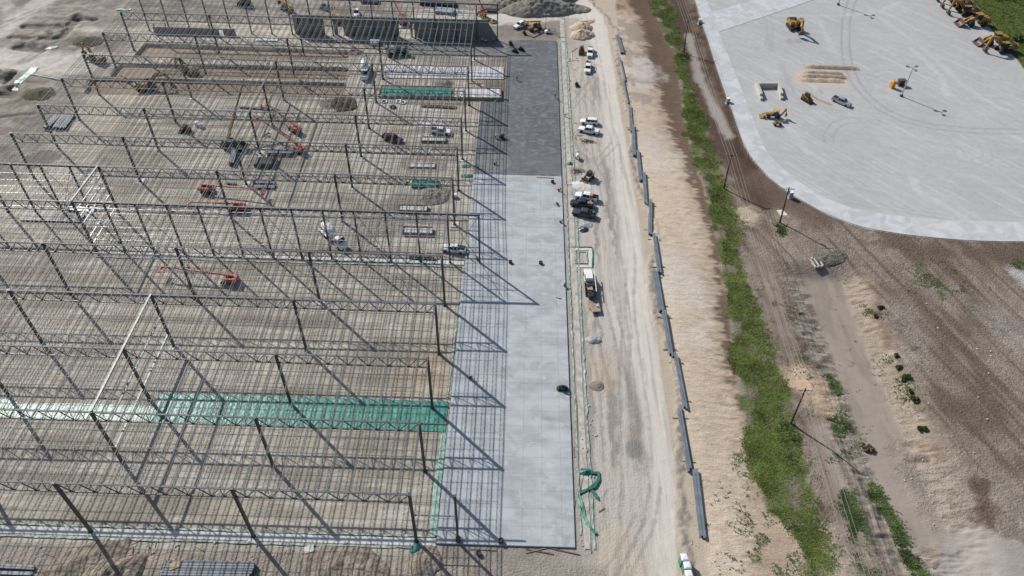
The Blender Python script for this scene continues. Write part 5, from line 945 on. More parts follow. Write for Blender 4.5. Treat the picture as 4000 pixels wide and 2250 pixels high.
def mast(label, px, h, px_top=None, heads=3):
    c = G(*px); t = thing('light_mast', label, 'light pole', c, 0); part('mast', 'lmm%g' % h, lambda b: b.cyl((0, 0, 0), (0, 0, h), .22, .12), SILV, t); part('base', 'lmb', lambda b: b.lathe([(.5, -.1), (.5, .5), (.35, .6)], 12), BLKP, t)
    for k in range(heads):
        a = 2*math.pi*k/heads+.6; part('arm', 'lma%g_%d' % (h, k), lambda b: b.bar((0, 0, h), (1.3*math.cos(a), 1.3*math.sin(a), h+.1), .12), SILV, t)
        part('lamp_head', 'lmh', lambda b: b.box((0, 0, 0), (1.0, .8, .25)), BLUEST, t, (1.6*math.cos(a), 1.6*math.sin(a), h+.1), rot=(0, 0, a))
mast('tall pale light mast with three lamp heads in the middle of the yard', (3520, 376), 9.5); mast('light mast at the top edge of the yard', (3274, 19), 9.5)
# concrete block bay
CBW = mat('cream_block', (.50, .48, .42), .85, bump=.02, var=.2, vscale=.6)
def blockrow(a, c, n, base, who, hi=2):
    A_ = P(*a); B_ = P(*c); an = math.atan2(B_[1]-A_[1], B_[0]-A_[0]); L_ = math.hypot(B_[0]-A_[0], B_[1]-A_[1])/n
    for lv in range(hi):
        for k in range(n):
            if lv == 1 and k == n-1 and who != 'back': continue
            b = MB(); b.box((0, 0, .38), (L_-.05, .78, .76)); b.box((0, 0, .78), (L_*.5, .25, .06)); o = obj('concrete_block', b.mesh('concrete_block', CBW), None, (A_[0]+(B_[0]-A_[0])*(k+.5)/n, A_[1]+(B_[1]-A_[1])*(k+.5)/n, base+lv*.80), an+random.uniform(-.02, .02))
            tag(o, 'cream concrete block, %s from %s in %s course, %s wall of the bay' % (ORD[k], 'top' if who != 'back' else 'left', 'upper' if lv else 'lower', who), 'concrete block', 'concrete blocks of the storage bay')
blockrow((2952, 336), (2974, 392), 6, 0, 'left'); blockrow((2962, 341), (3034, 341), 5, 0, 'back'); blockrow((3036, 336), (3053, 390), 6, 0, 'right')
# ------------------------------------------------------------------ steel stock laid along the haul road
def stock(px0, px1, n, k):
    a = P(*px0); c = P(*px1); an = math.atan2(c[1]-a[1], c[0]-a[0]); L_ = math.hypot(c[0]-a[0], c[1]-a[1]); z = hz_at((a[0]+c[0])/2, (a[1]+c[1])/2)+.3
    wd_ = ['first', 'second', 'third', 'fourth', 'fifth', 'sixth', 'seventh', 'eighth', 'ninth', 'tenth', 'eleventh', 'twelfth', 'thirteenth'][k]
    for j in range(n):
        b = MB(); b.box((0, 0, 0), (L_, .12, .5)); b.box((0, 0, .27), (L_, .38, .06)); b.box((0, 0, -.27), (L_, .38, .06)); L2 = random.uniform(-.4, .4)
        off = (j-(n-1)/2)*.44
        o = obj('steel_beam', b.mesh('steel_beam', BLUEST), None, ((a[0]+c[0])/2-math.sin(an)*off+math.cos(an)*L2, (a[1]+c[1])/2+math.cos(an)*off+math.sin(an)*L2, z), an)
        side_ = ['only', 'left', 'right'][0 if n == 1 else (1 if off < 0 else 2)] if n < 3 else ['left', 'middle', 'right'][j]
        tag(o, ('blue grey steel beam, %s in the line beside the haul road counting from the top' % wd_) if n == 1 else 'blue grey steel beam, %s one of the %s bundle from the top along the haul road' % (side_, wd_), 'steel beam', 'steel beams laid along the haul road')
    for f in (.15, .85):
        q = (a[0]+(c[0]-a[0])*f, a[1]+(c[1]-a[1])*f); b = MB(); b.box((0, 0, -.36), (2.4+.3*n, .16, .16)); o = obj('timber_skid', b.mesh('timber_skid', GREYW), None, (q[0], q[1], z+.05), an+R(90)+random.uniform(-.1, .1)); tag(o, 'short timber skid under the %s bundle of steel beams from the top, %s end' % (wd_, 'upper' if f < .5 else 'lower'), 'timber skid', 'timber skids under the steel beams')
for k, (a, c, n) in enumerate([((2410, 142), (2430, 210), 3), ((2421, 230), (2441, 318), 1), ((2434, 318), (2453, 410), 1), ((2459, 418), (2467, 516), 2), ((2471, 492), (2477, 612), 2), ((2490, 592), (2502, 710), 2), ((2514, 675), (2522, 800), 2), ((2540, 785), (2538, 920), 2), ((2552, 915), (2575, 1068), 2), ((2556, 1060), (2583, 1222), 3), ((2590, 1215), (2620, 1395), 2), ((2636, 1388), (2676, 1600), 2), ((2651, 1600), (2692, 1842), 2)]): stock(a, c, n, k)
wd13 = P(2713, 1836); stock13 = None
def extra_stock():
    a = (2713, 1836); c = (2744, 2106); A_ = P(*a); B_ = P(*c); an = math.atan2(B_[1]-A_[1], B_[0]-A_[0]); L_ = math.hypot(B_[0]-A_[0], B_[1]-A_[1])
    for j, s_ in enumerate(('left', 'right')):
        b = MB(); b.box((0, 0, 0), (L_-j*.6, .12, .5)); b.box((0, 0, .27), (L_-j*.6, .5, .06)); b.box((0, 0, -.27), (L_-j*.6, .5, .06)); off = (j-.5)*-.56
        tag(obj('steel_beam', b.mesh('steel_beam', BLUEST), None, ((A_[0]+B_[0])/2-math.sin(an)*off, (A_[1]+B_[1])/2+math.cos(an)*off, .3), an), 'blue grey steel beam, %s one of the lowest bundle along the haul road' % s_, 'steel beam', 'steel beams laid along the haul road')
extra_stock()
# bundles of beams and joists stacked about the site
def stack(label, pxa, pxb, wide, n, m, h=.35, lv=1, name='beam_stack', cat='stacked steel', z0=0.12):
    a = P(*pxa); c = P(*pxb); an = math.atan2(c[1]-a[1], c[0]-a[0]); L_ = math.hypot(c[0]-a[0], c[1]-a[1]); t = thing(name, label, cat, ((a[0]+c[0])/2, (a[1]+c[1])/2, hz_at(*a)), an)
    for l in range(lv):
        for j in range(n):
            y = (j-(n-1)/2)*wide/max(1, n); L2 = L_*random.uniform(.93, 1.0); b = MB(); w_ = wide/max(1, n)*.8; z = z0+h*(l+.5)+l*.1
            b.box((0, 0, 0), (L2, w_*.3, h*.9)); b.box((0, 0, h*.45), (L2, w_, .05)); b.box((0, 0, -h*.45), (L2, w_, .05)); obj('beam', b.mesh('beam', m), t, (random.uniform(-.2, .2), y, z))
        for x in (-.35, .35): b = MB(); b.box((0, 0, 0), (.12, wide*1.15, .1)); obj('spacer', b.mesh('spacer', GREYW), t, (x*L_, 0, z0-.05+l*(h+.1)))
    return t
stack('wide dark stack of long steel beams at the bottom edge left of the clay heap', (632, 2228), (1000, 2232), 2.6, 6, BLUEST, .4, 2); stack('two dark steel beams lying at the bottom left corner', (-60, 2212), (138, 2222), .8, 2, BLUEST); stack('pair of steel beams at the bottom left corner, nearest the camera', (-60, 2240), (128, 2245), .7, 1, BLUEST)
for k, (a, c, lb) in enumerate([((238, 452), (180, 508), 'left bundle of blue grey steel deck sheets under the frame at the left'), ((262, 452), (222, 508), 'middle bundle of blue grey steel deck sheets under the frame at the left'), ((285, 452), (248, 508), 'right bundle of blue grey steel deck sheets under the frame at the left')]): stack(lb, a, c, 1.8, 4, mat('deck_steel', (.13, .16, .18), .6), .3, 2, 'deck_bundle', 'steel deck bundle')
stack('dark bundle of joists beside the lower red boom lift at the middle', (1046, 601), (1151, 602), 2.0, 5, BLUEST, .4, 2, 'joist_bundle', 'joist bundle'); stack('bundle of joists lying across the ground above the long red boom lift', (935, 420), (1090, 432), .9, 2, BLUEST, .4, 1, 'joist_bundle', 'joist bundle'); stack('long dark joists lying on end to end near the yellow crane', (922, 596), (905, 650), 1.6, 4, BLUEST, .5, 2, 'joist_bundle', 'joist bundle')
stack('upper of two dark joist bundles left of the middle bay', (985, 715), (1078, 716), 1.4, 4, BLUEST, .4, 1, 'joist_bundle', 'joist bundle'); stack('lower of two dark joist bundles left of the middle bay', (985, 733), (1078, 734), 1.2, 3, BLUEST, .4, 1, 'joist_bundle', 'joist bundle'); stack('long dark beams behind the topmost boom lift at the far end', (1640, 14), (1785, 22), 3.2, 6, DARK, .4, 2); stack('blue grey deck bundle at the far end left of the wall posts', (1410, 8), (1480, 12), 3.0, 5, BLUEST, .4, 2, 'deck_bundle', 'steel deck bundle')
stack('pale grey wrapped deck bundle at the far end beyond the precast wall', (1702, 46), (1775, 52), 3.4, 4, mat('pale_deck', (.42, .46, .48), .4, .3), .4, 2, 'deck_bundle', 'steel deck bundle'); stack('shiny steel members lying at the left beneath the row of glossy wall rails', (265, 818), (375, 824), 1.6, 4, GALV, .3, 1); stack('dark members scattered at the foot of the left wall row', (80, 850), (330, 856), 3.0, 5, DARK, .3, 1); stack('dark rods stacked between the formwork boxes at the foot of the green trench', (1645, 415), (1785, 423), 1.2, 5, RUST, .2, 1, 'rod_bundle', 'steel rods'); stack('long green grey beam on trestles behind the group of workers', (1875, 47), (1945, 50), .7, 1, EQG, .5, 1)
stack('silver beam lying on the ground above the first boom lift of the middle row', (885, 717), (925, 719), .8, 2, BLUEST, .3, 1)
stack('two dark beams lying under the near end of the post row', (1600, 1010), (1700, 1014), .9, 2, DARK, .3, 1)
c = G(1040, 637, .4); t = thing('covered_stack', 'stack covered by a black tarp between the joist bundles', 'covered stack', c, -.02); part('tarp', 'cst', lambda b: b.loft([(-2.8, 0, 1.0, 1.7, 1.6), (-2.0, 0, 1.3, 1.8, 1.6), (2.2, 0, 1.2, 1.8, 1.6), (2.8, 0, .9, 1.7, 1.5)]), CHAR, t)
# ------------------------------------------------------------------ machines under and around the frame
boom_lift('red boom lift with its basket lowered to the left, upper one beside the yellow crane', (1150, 500), head((1155, 500), (1030, 415)), 13.5, 4); boom_lift('red boom lift with a long boom, lower one beside the yellow crane', (1165, 580), head((1180, 585), (1010, 490)), 17, 6)
boom_lift('red boom lift stretched to the right with a long pale boom in the middle bay', (810, 738), head((800, 734), (950, 750)), 15, 2); boom_lift('red boom lift below the long one, boom folded to the left', (925, 810), head((940, 810), (805, 810)), 12, 2)
boom_lift('red boom lift nearest the camera with a basket to the left under the frame', (892, 1090), head((905, 1096), (740, 1080)), 15.5, 3); boom_lift('red boom lift raised to the upper left beyond the precast wall', (1570, 80), head((1575, 84), (1515, 15)), 14, 20)
boom_lift('red boom lift standing among workers at the far right corner post', (1880, 50), 2.4, 5, 50)
c = G(915, 565, 1.2); t = thing('crane', 'yellow rough terrain crane with a raised dark boom under the frame', 'crane', c, head((880, 560), (960, 570)))
part('chassis', 'crc', lambda b: b.box((0, 0, 1.2), (7.0, 2.2, .6)), BLKP, t); part('body', 'crb', lambda b: (b.box((-1.5, 0, 2.1), (3.0, 2.4, 1.2), taper=.9), b.box((1.8, .7, 2.2), (1.4, 1.0, 1.3), taper=.8)), mat('crane_dark', (.06, .07, .05), .5), t); part('boom', 'crm', lambda b: (b.bar((-1.5, 0, 2.8), (-1.4, 6.5, 7.0), .6, .7),), YEL, t); part('boom_tip', 'crt', lambda b: b.bar((-1.4, 6.5, 7.0), (-1.2, 15, 12.5), .35, .4), DARK, t)
for x in (-2.3, 2.3):
    for q in (-1, 1): wheel(t, 'cr', x, q*1.2, .75, .55, YEL)
excavator('yellow excavator with a raised bent boom at the left edge of the frame', (378, 228), head((392, 232), (325, 205)), 'reach', None, 1.0); excavator('dark yellow excavator working in the middle brown pit', (740, 272), head((750, 280), (690, 255)), 'dig', None, .95, tz=-1); excavator('yellow excavator digging in the lowest brown pit at the left', (570, 335), head((555, 335), (625, 325)), 'dig', None, 1.1)
pickup('small white pickup beyond the precast wall under the frame', (1391, 47), head((1386, 33), (1398, 62)), WHT, L=5.4); mixer('white mixer truck facing the camera between the pits and the white pad', (1424, 270), head((1424, 232), (1425, 308))); mixer('white mixer truck parked diagonally under the near bays', (1300, 918), head((1262, 880), (1352, 960)))
pickup('white pickup with a dark bed parked above the footing boxes', (1722, 509), head((1686, 505), (1756, 513)), WHT); pickup('dark maroon pickup parked under the frame left of the white one', (1533, 537), head((1500, 528), (1568, 547)), MAROON); pickup('white pickup parked at the east end of the row of posts beside the slab', (1772, 968), head((1820, 974), (1722, 962)), WHT)
c = G(1551, 200, 1.2); t = thing('pump_truck', 'dark machine truck with a bright steel tank in front of the precast wall', 'pump truck', c, 0)
part('chassis', 'pt1', lambda b: b.box((0, 0, .95), (7.4, 1.1, .4)), BLKP, t); part('tank', 'pt2', lambda b: b.loft([(-3.6, 1.2, 2.7, 1.1, 1.0), (-.9, 1.2, 2.8, 1.15, 1.0)]), CHR, t); part('engine', 'pt3', lambda b: (b.box((.4, 0, 1.9), (1.8, 1.6, 1.3)), b.cyl((2.0, 0, 1.6), (3.4, 0, 1.7), .7), b.box((3.0, .2, 2.3), (.9, 1.4, .7))), EQG, t)
for x in (-2.6, -1.4, 2.4):
    for q in (-1, 1): wheel(t, 'pt', x, q*1.0, .5, .35)
telehandler('dark telehandler parked between the wall row and the white suv at the far end', (1120, 30), 2.5, 6, 5); telehandler('yellow lift machine standing just behind the precast wall', (1312, 72), 2.0, 5.5, 20)
skid('small dark skid steer left of the white pickup at the far end', (1265, 28), 2.8, SILV, False); skid('red trencher machine beside the small white tanks under the frame', (722, 503), 3.3, mat('dull_red', (.22, .05, .035), .6), True); skid('dark low machine at the far upper left of the frame', (955, 12), 3.0, CHAR, True, 1.5)
for px, lb in (((770, 490), 'left one of two small white tanks beside the red trencher'), ((787, 497), 'right one of two small white tanks beside the red trencher')):
    c = G(*px); t = thing('water_tank', lb, 'tank', c, .2); part('tank', 'wt', lambda b: b.lathe([(.1, 0), (.65, 0), (.68, 1.1), (.3, 1.3), (.05, 1.32)], 12), WHT, t); part('frame', 'wtf', lambda b: b.box((0, 0, .05), (1.5, 1.5, .1)), SILV, t)
c = G(1775, 764, .5); t = thing('generator', 'small white generator box beside the east column above the slab edge', 'generator', c, .1); part('body', 'gn', lambda b: b.box((0, 0, .6), (1.2, .9, .9)), WHT, t); part('base', 'gnb', lambda b: b.box((0, 0, .08), (1.3, 1.0, .12)), BLKP, t)
c = G(1465, 168, .4); tag(obj('white_box', MB().box((0, 0, .6), (3.0, 2.0, 1.1)).box((0, 0, 1.17), (3.1, 2.1, .06)).mesh('white_box', WHT), None, c, .1), 'white rectangular crate in front of the precast wall near a column', 'crate')
for k, (px, lb) in enumerate([((1500, 398), 'left one of three white buckets rings below the green trench form'), ((1558, 398), 'middle one of three white rings below the green trench form'), ((1573, 402), 'right one of three white rings below the green trench form')]):
    b = MB(); b.lathe([(.95, 0), (1.0, .18), (.95, .36), (.62, .36), (.58, .18), (.62, 0)], 16); tag(obj('hose_coil', b.mesh('hose_coil', WHT), None, G(*px)), lb.replace('buckets rings', 'coiled white hoses').replace('white rings', 'coiled white hoses'), 'hose coil', 'white hose coils')
b = MB(); b.lathe([(.9, 0), (1.0, .2), (.9, .4), (.5, .4), (.5, 0)], 16); tag(obj('hose_coil', b.mesh('hose_coil', BLK), None, G(1535, 420)), 'black hose coil below the white hose coils', 'hose coil')
# ------------------------------------------------------------------ footing boxes, pads, trench form
def formbox(label, cs, inner, h=.75, wood=WOOD, th=.16, name='footing_form'):
    q = [P(*p) for p in cs]; t = thing(name, label, 'concrete form', (q[0][0], q[0][1], 0)); ox, oy = q[0]
    cx = sum(a[0] for a in q)/4-ox; cy = sum(a[1] for a in q)/4-oy
    for i in range(4):
        a = (q[i][0]-ox, q[i][1]-oy); c = (q[(i+1) % 4][0]-ox, q[(i+1) % 4][1]-oy); b = MB(); b.bar((a[0], a[1], h/2), (c[0], c[1], h/2), th, h+(.02 if i % 2 else 0)); obj('form_board', b.mesh('form_board', wood), t)
    pts = [((a[0]-ox-cx)*.97+cx, (a[1]-oy-cy)*.94+cy) for a in q]; b = MB(); b.add([(x, y, h*.72) for x, y in pts], [(0, 1, 2, 3)]); obj('fill', b.mesh('fill', inner), t); return t
formbox('footing box filled with concrete just below the white pickup', [(1648, 541), (1742, 542), (1740, 558), (1645, 556)], CONC, .7, GREYW); formbox('pale stacked slab footing left of the far east column', [(1600, 640), (1700, 642), (1698, 657), (1597, 655)], CONC, .5, CONCW)
formbox('brown boarded footing box, upper of the two nearest the camera', [(1560, 808), (1671, 809), (1668, 832), (1556, 830)], CONC, .8, mat('brown_form', (.20, .13, .085), .8)); formbox('brown boarded footing box, lower one nearest the camera', [(1577, 893), (1690, 895), (1688, 922), (1574, 919)], CONC, .8, MAT['brown_form'])
formbox('green plastic wrapped footing box under the frame', [(1611, 708), (1718, 714), (1717, 736), (1608, 734)], GRN, .6, GRN); formbox('long timber trench form lined with green plastic', [(1492, 341), (1768, 346), (1768, 386), (1480, 382)], GRN, .8, WOOD); formbox('trench form filled with fresh pale concrete right of the green lined one', [(1774, 350), (1957, 352), (1958, 390), (1770, 388)], PADW, .8, WOOD)
plate('concrete_pad', [P(*p) for p in [(1507, 262), (1512, 257), (1967, 264), (1967, 311), (1508, 306), (1502, 300)]], .25, -.2, PADW, 'long white concrete pad north of the timber trench form', 'concrete pad', None)
plate('concrete_pad', [P(*p) for p in [(1625, 475), (1726, 477), (1724, 498), (1622, 496)]], .12, -.2, PADW, 'small white concrete pad behind the white pickup', 'concrete pad', None)
plate('concrete_pad', [P(*p) for p in [(1000, 147), (1088, 148), (1084, 163), (1000, 161)]], .3, -.2, PADW, 'bright white concrete pad in front of the far precast wall at the left', 'concrete pad', None)
ribbon('footing_outline', [(2236, 972), (2306, 974), (2309, 1040), (2238, 1040), (2236, 972)], 1.0, CONCW, .08, 'square pale footing outline edged with green plastic beside the slab', 'footing', None, .12)
ribbon('plastic_strip', [(2230, 966), (2312, 967), (2316, 1000), (2313, 1045)], .3, DGRN, .1, 'dark green plastic along the outer edge of the square footing outline', 'plastic sheet', None, .8)
ribbon('plastic_strip', [(2245, 982), (2292, 984), (2292, 1030), (2246, 1030), (2244, 990)], .3, THIN, .1, 'green plastic along the inner edge of the square footing outline', 'plastic sheet', None, .8)
ribbon('plastic_tarp', [(2270, 1834), (2295, 1848), (2338, 1850), (2337, 1875), (2322, 1900), (2290, 1916), (2262, 1926)], .55, DGRN, .3, 'twisted dark green plastic curling on the ground beside the slab', 'plastic sheet', None, .8, .3)
ribbon('plastic_tarp', [(2260, 1935), (2275, 1990), (2292, 2045), (2328, 2088)], .5, GRN, .25, 'long green plastic trail running down from the curled plastic', 'plastic sheet', None, .7, .3)
ribbon('plastic_tarp', [(2313, 1918), (2325, 1940), (2338, 1954)], .6, DGRN, .3, 'short crumpled green plastic right of the long trail', 'plastic sheet', None, .8, .3)
mound('bunched dark green plastic at the head of the curled plastic', (2290, 1846), 1.6, .9, .7, DGRN, 30, name='plastic_tarp', cat='plastic sheet', amp=1); mound('crumpled green plastic below the front corner column', (1625, 2143), 1.1, 1.2, .7, DGRN, 31, name='plastic_tarp', cat='plastic sheet', amp=1); mound('green plastic ball with boards beside the skid steer', (2226, 641), .9, .9, .8, DGRN, 32, name='plastic_tarp', cat='plastic sheet', amp=1); mound('green plastic scrap at the slab corner among vehicles tracks', (1825, 688), 2.2, 1.0, .35, DGRN, 33, name='plastic_tarp', cat='plastic sheet', amp=1); mound('dark green plastic heap at the corner of the fresh concrete form', (1942, 396), 1.5, .8, .5, DGRN, 34, name='plastic_tarp', cat='plastic sheet', amp=1); mound('green plastic roll left of the green wrapped footing box', (1589, 716), .4, 1.2, .5, DGRN, 35, name='plastic_tarp', cat='plastic sheet'); mound('green plastic tangle beside the slab under the east column', (1820, 650), 1.6, 1.0, .3, DGRN, 36, name='plastic_tarp', cat='plastic sheet', amp=1)
# loose boards
def board(a, c, m, label, z=.1, w_=.2):
    A_ = P(*a); B_ = P(*c); b = MB(); b.bar((0, 0, 0), (B_[0]-A_[0], B_[1]-A_[1], .03), w_, .07); tag(obj('loose_board', b.mesh('loose_board', m), None, (A_[0], A_[1], hz_at(*A_)+z)), label, 'board', 'loose boards on the ground')
BW = [((2054, 2145), (2163, 2166), 'weathered board lying below the front edge of the slab'), ((2155, 2144), (2265, 2168), 'long weathered board below the slab near its front corner'), ((2054, 2160), (2135, 2141), 'thin board crossing another below the slab'), ((2269, 1760), (2285, 1830), 'pale board above the curled green plastic'), ((2280, 1858), (2258, 1935), 'leaning board left of the curled green plastic'), ((2311, 1912), (2308, 1945), 'brown board beside the short crumpled plastic'), ((2362, 1984), (2338, 2000), 'brown stick lying on the dirt lot'), ((2304, 2125), (2309, 2160), 'board standing at the end of the footing strip'), ((2095, 697), (2163, 700), 'brown beam lying on the light slab near the dark joint'), ((2222, 653), (2235, 704), 'left one of two pale timbers near the skid steer'), ((2230, 662), (2243, 703), 'right one of two pale timbers near the skid steer'), ((2215, 724), (2246, 722), 'red handled bar on the lot above the orange loaded pickup'), ((520, 2135), (515, 2185), 'thin plank standing up from the ground at the bottom left'), ((580, 2125), (589, 2168), 'short plank right of the thin plank at the bottom left'), ((763, 2132), (795, 2152), 'bunch of pale lath left of centre at the bottom'), ((1320, 2138), (1360, 2120), 'dark stick by the front footing strip'), ((1640, 2147), (1705, 2152), 'brown board beside the crumpled plastic at the front corner'), ((1618, 2170), (1648, 2172), 'short red brown board below the crumpled plastic'), ((1835, 2145), (1940, 2150), 'long dark board against the front edge of the slab'), ((2172, 1167), (2192, 1172), 'orange stick on the light slab near its east edge'), ((2250, 1560), (2254, 1690), 'long board in the gap beside the slab'), ((2246, 1950), (2236, 2030), 'pair of sticks against the slab edge near the plastic'), ((2206, 1200), (2210, 1250), 'brown stick leaning on the slab edge'), ((1745, 1755), (1746, 1835), 'reddish board along the west edge of the slab'), ((2213, 178), (2216, 247), 'white pipe lying among red dirt beside the dark slab'), ((2233, 205), (2233, 240), 'thin grey pipe beside the white one'), ((2214, 238), (2256, 236), 'pale pipe lying crosswise below the white pipe'), ((2228, 206), (2257, 186), 'pale bent board above the pipes beside the dark slab')]
for a, c, lb in BW: board(a, c, PADW if 'white' in lb or 'pale pipe' in lb else (WOOD if 'pale' in lb else (RUST if 'red' in lb or 'orange' in lb else GREYW)), lb, .42 if 'on the light slab' in lb else .1, .3 if 'beam' in lb or 'timber' in lb else .18)
for k, (px, lb) in enumerate([((1840, 322), 'left one of two tan plywood sheets by the timber trench form'), ((1872, 322), 'right one of two tan plywood sheets by the timber trench form'), ((2180, 740), 'small tan plywood piece at the slab edge'), ((1208, 2142+5), 'grey slab fragment at the bottom below the frame'), ((690, 2220), 'tan plywood piece on the dark beam stack')]):
    b = MB(); b.box((0, 0, 0), (1.6, 1.9 if k < 2 else 1.2, .06)); c = G(*px); tag(obj('plywood_sheet', b.mesh('plywood_sheet', CONCW if 'grey' in lb else WOOD), None, (c[0], c[1], c[2]+(.4 if k == 2 else (1.1 if k == 4 else .2))), .1*k), lb, 'plywood')
ribbon('plastic_strip', [(52, 346), (142, 264)], 2.4, PGRN, .12, 'pale green lined trench running diagonally at the left edge', 'plastic sheet', None, .2, ter=True); ribbon('plastic_strip', [(62, 338), (98, 306)], .8, DGRN, .2, 'dark green gap in the pale lined trench at the left edge', 'plastic sheet', None, .2, ter=True)
ribbon('plastic_strip', [(172, 190), (200, 190), (224, 182)], 1.6, PGRN, .12, 'crumpled pale plastic beside the haul road at the upper left', 'plastic sheet', None, .8, .3, ter=True); ribbon('plastic_strip', [(455, 40), (470, 37), (512, 38)], 1.3, PGRN, .2, 'pale plastic beside a dark hole at the top left of the frame', 'plastic sheet', None, .6, .3, ter=True)
for k, (px, lb) in enumerate([((72, 175), 'leftmost rebar cage lying in the dirt at the upper left'), ((122, 174), 'second rebar cage from the left at the upper left'), ((140, 166), 'third rebar cage from the left at the upper left'), ((168, 176), 'rightmost rebar cage, nearest the crumpled plastic at the upper left'), ((190, 125), 'rebar cage beside the earth cut, left one'), ((252, 110), 'rebar cage beside the earth cut, right one')]):
    b = MB(); c = G(*px)
    for x in (-1.1, -.55, 0, .55, 1.1): b.bar((x, -.5, 0), (x, -.5, 1.3), .07); b.bar((x, .5, 0), (x, .5, 1.3), .07); b.bar((x, -.5, 1.3), (x, .5, 1.3), .07)
    for z in (.4, 1.2): b.bar((-1.1, -.5, z), (1.1, -.5, z), .06); b.bar((-1.1, .5, z), (1.1, .5, z), .06)
    tag(obj('rebar_cage', b.mesh('rebar_cage', SILV), None, c, .6+.3*k), lb, 'rebar cage', 'rebar cages in the dirt at the upper left')
b = MB(); a_, c_ = P(105, 290), P(248, 317); b.cyl((a_[0], a_[1], .25), (c_[0], c_[1], .3), .16); tag(obj('pipe', b.mesh('pipe', SILV)), 'long thin grey pipe lying at the left between the trench and the frame corner', 'pipe')
# bundles of straw and the workers group
mound('left one of two small brown straw heaps beside the workers', (1905, 82), 1.5, 1.2, .9, mat('straw', (.20, .14, .05), .95, bump=.1), 40, name='straw_heap', cat='straw heap'); mound('right one of two small brown straw heaps beside the workers', (1928, 88), 1.8, 1.4, 1.0, MAT['straw'], 41, name='straw_heap', cat='straw heap')
for px, rz, ps, tp, ht, lb in [((1880, 68), 1, 'stand', HIV, HIO, 'worker in hi-vis at the left of the group by the far corner post'), ((1886, 74), 3, 'walk', HIV, HIV, 'worker in hi-vis in the middle of the group by the far corner post'), ((1891, 66), 4, 'stand', HIV, WHT, 'worker with a white hat at the back of the group by the far corner post'), ((1875, 80), 0, 'bend', HIV, HIV, 'worker bending at the front of the group by the far corner post'), ((1893, 80), 2, 'stand', HIO, HIV, 'worker in an orange shirt at the right of the group by the far corner post'),
    ((1884, 157), -1, 'walk', HIV, HIV, 'worker in the shade of the precast wall left of the door opening'), ((1898, 162), 2, 'bend', HIV, HIV, 'worker bending in the shade below the precast door opening'), ((1928, 158), 1, 'stand', HIV, HIV, 'worker in the shade right of the precast door opening'),
    ((1600, 216), 0, 'stand', HIV, HIV, 'worker in yellow standing beside the pump truck'), ((1565, 165), 3, 'stand', HIV, HIV, 'worker in yellow behind the pump truck'), ((1430, 215), 1, 'stand', HIV, HIV, 'worker in yellow at the rear of the mixer truck'), ((1505, 290), 1, 'walk', HIO, WHT, 'worker in orange at the left end of the long white pad'),
    ((2019, 307), -1.2, 'walk', HIV, HIO, 'worker in hi-vis and orange hat walking on the dark slab'), ((2168, 377), -1.4, 'stand', HIO, HIO, 'worker in orange standing at the east edge of the dark slab'), ((2208, 447), -.3, 'bend', HIO, HIO, 'worker in orange bending beside the footing strip east of the dark slab'),
    ((1966, 532), 2, 'stand', HIV, HIO, 'worker in hi-vis right of the trowel machine on the dark slab'), ((1936, 534), 0, 'bend', HIV, HIV, 'worker in hi-vis left of the trowel machine on the dark slab'), ((1932, 637), 0, 'kneel', CHAR, BLKP, 'worker in black kneeling on the round pale patch'),
    ((2183, 740), 0, 'kneel', CHAR, BLKP, 'worker in dark clothes kneeling at the slab edge beside a plywood piece'), ((2178, 795), 3, 'kneel', CHAR, WHT, 'worker kneeling on the light slab left of the black pickup'), ((2190, 863), 0, 'kneel', CHAR, BLKP, 'worker in black crouching at the slab edge below the charcoal pickup'), ((2206, 1112), 1, 'kneel', CHAR, BLKP, 'worker in dark clothes kneeling at the slab edge left of the flatbed truck'),
    ((1838, 1473), 0, 'kneel', CHAR, HIO, 'small crouching worker in an orange hat in the shadow grid on the light slab'), ((1705, 728), 2, 'bend', HIO, HIO, 'worker in orange bending over the green wrapped footing box'), ((1828, 1000), 1, 'stand', CHAR, WHT, 'worker standing behind the tailgate of the white pickup by the slab'), ((1865, 1012), 2, 'kneel', CHAR, BLKP, 'worker kneeling at the base of the corner wall post on the slab'), ((1022, 418), 2, 'stand', HIO, HIV, 'worker in orange beside the upper boom lift basket'),
    ((735, 1045), 1, 'stand', HIV, HIV, 'worker in yellow beside the basket of the nearest boom lift'), ((985, 585), 3, 'stand', HIV, HIO, 'worker in yellow right of the yellow crane'), ((748, 294), 0, 'stand', HIV, HIV, 'worker in yellow in the brown pit by the dark excavator'), ((600, 98), 0, 'stand', HIV, WHT, 'worker in yellow at the left end of the low precast wall'), ((645, 98), 2, 'stand', HIO, WHT, 'worker in orange on top of the low precast wall'),
    ((1035, 235), 1, 'bend', CHAR, WHT, 'worker in dark clothes by the cross beam column far back'), ((2145, 310), 3, 'stand', HIV, HIV, 'REMOVE')]:
    if lb == 'REMOVE': continue
    c = G(*px, .8); on = SLX0 < c[0] < SLX1 and -.3 < c[1] < 178.2 and (c[0] > 10.6 or c[1] < 138.6)
    person(lb, px, rz, ps, tp, ht, group=None, lift=.34 if on else 0)
for px, lb, m in [((2112, 1034), 'black bucket standing alone in the middle of the light slab', BLK), ((2158, 717), 'black bucket on the light slab below the brown beam', BLK), ((1957, 2119), 'black drum standing on the front edge of the slab', BLK), ((1790, 2112), 'black drum at the foot of the corner wall post', BLK), ((1994, 1031), 'black bucket in the shadow grid on the slab beside the posts', BLK), ((1870, 2165), 'dark barrel lying in the dirt below the slab', CHAR)]:
    b = MB(); b.lathe([(.05, 0), (.42, 0), (.46, .55), (.40, .58), (.36, .45), (.05, .45)], 14); c = G(*px); tag(obj('bucket', b.mesh('bucket', m), None, (c[0], c[1], (.34 if c[1] > -.3 and c[0] > SLX0 else 0))), lb, 'bucket')
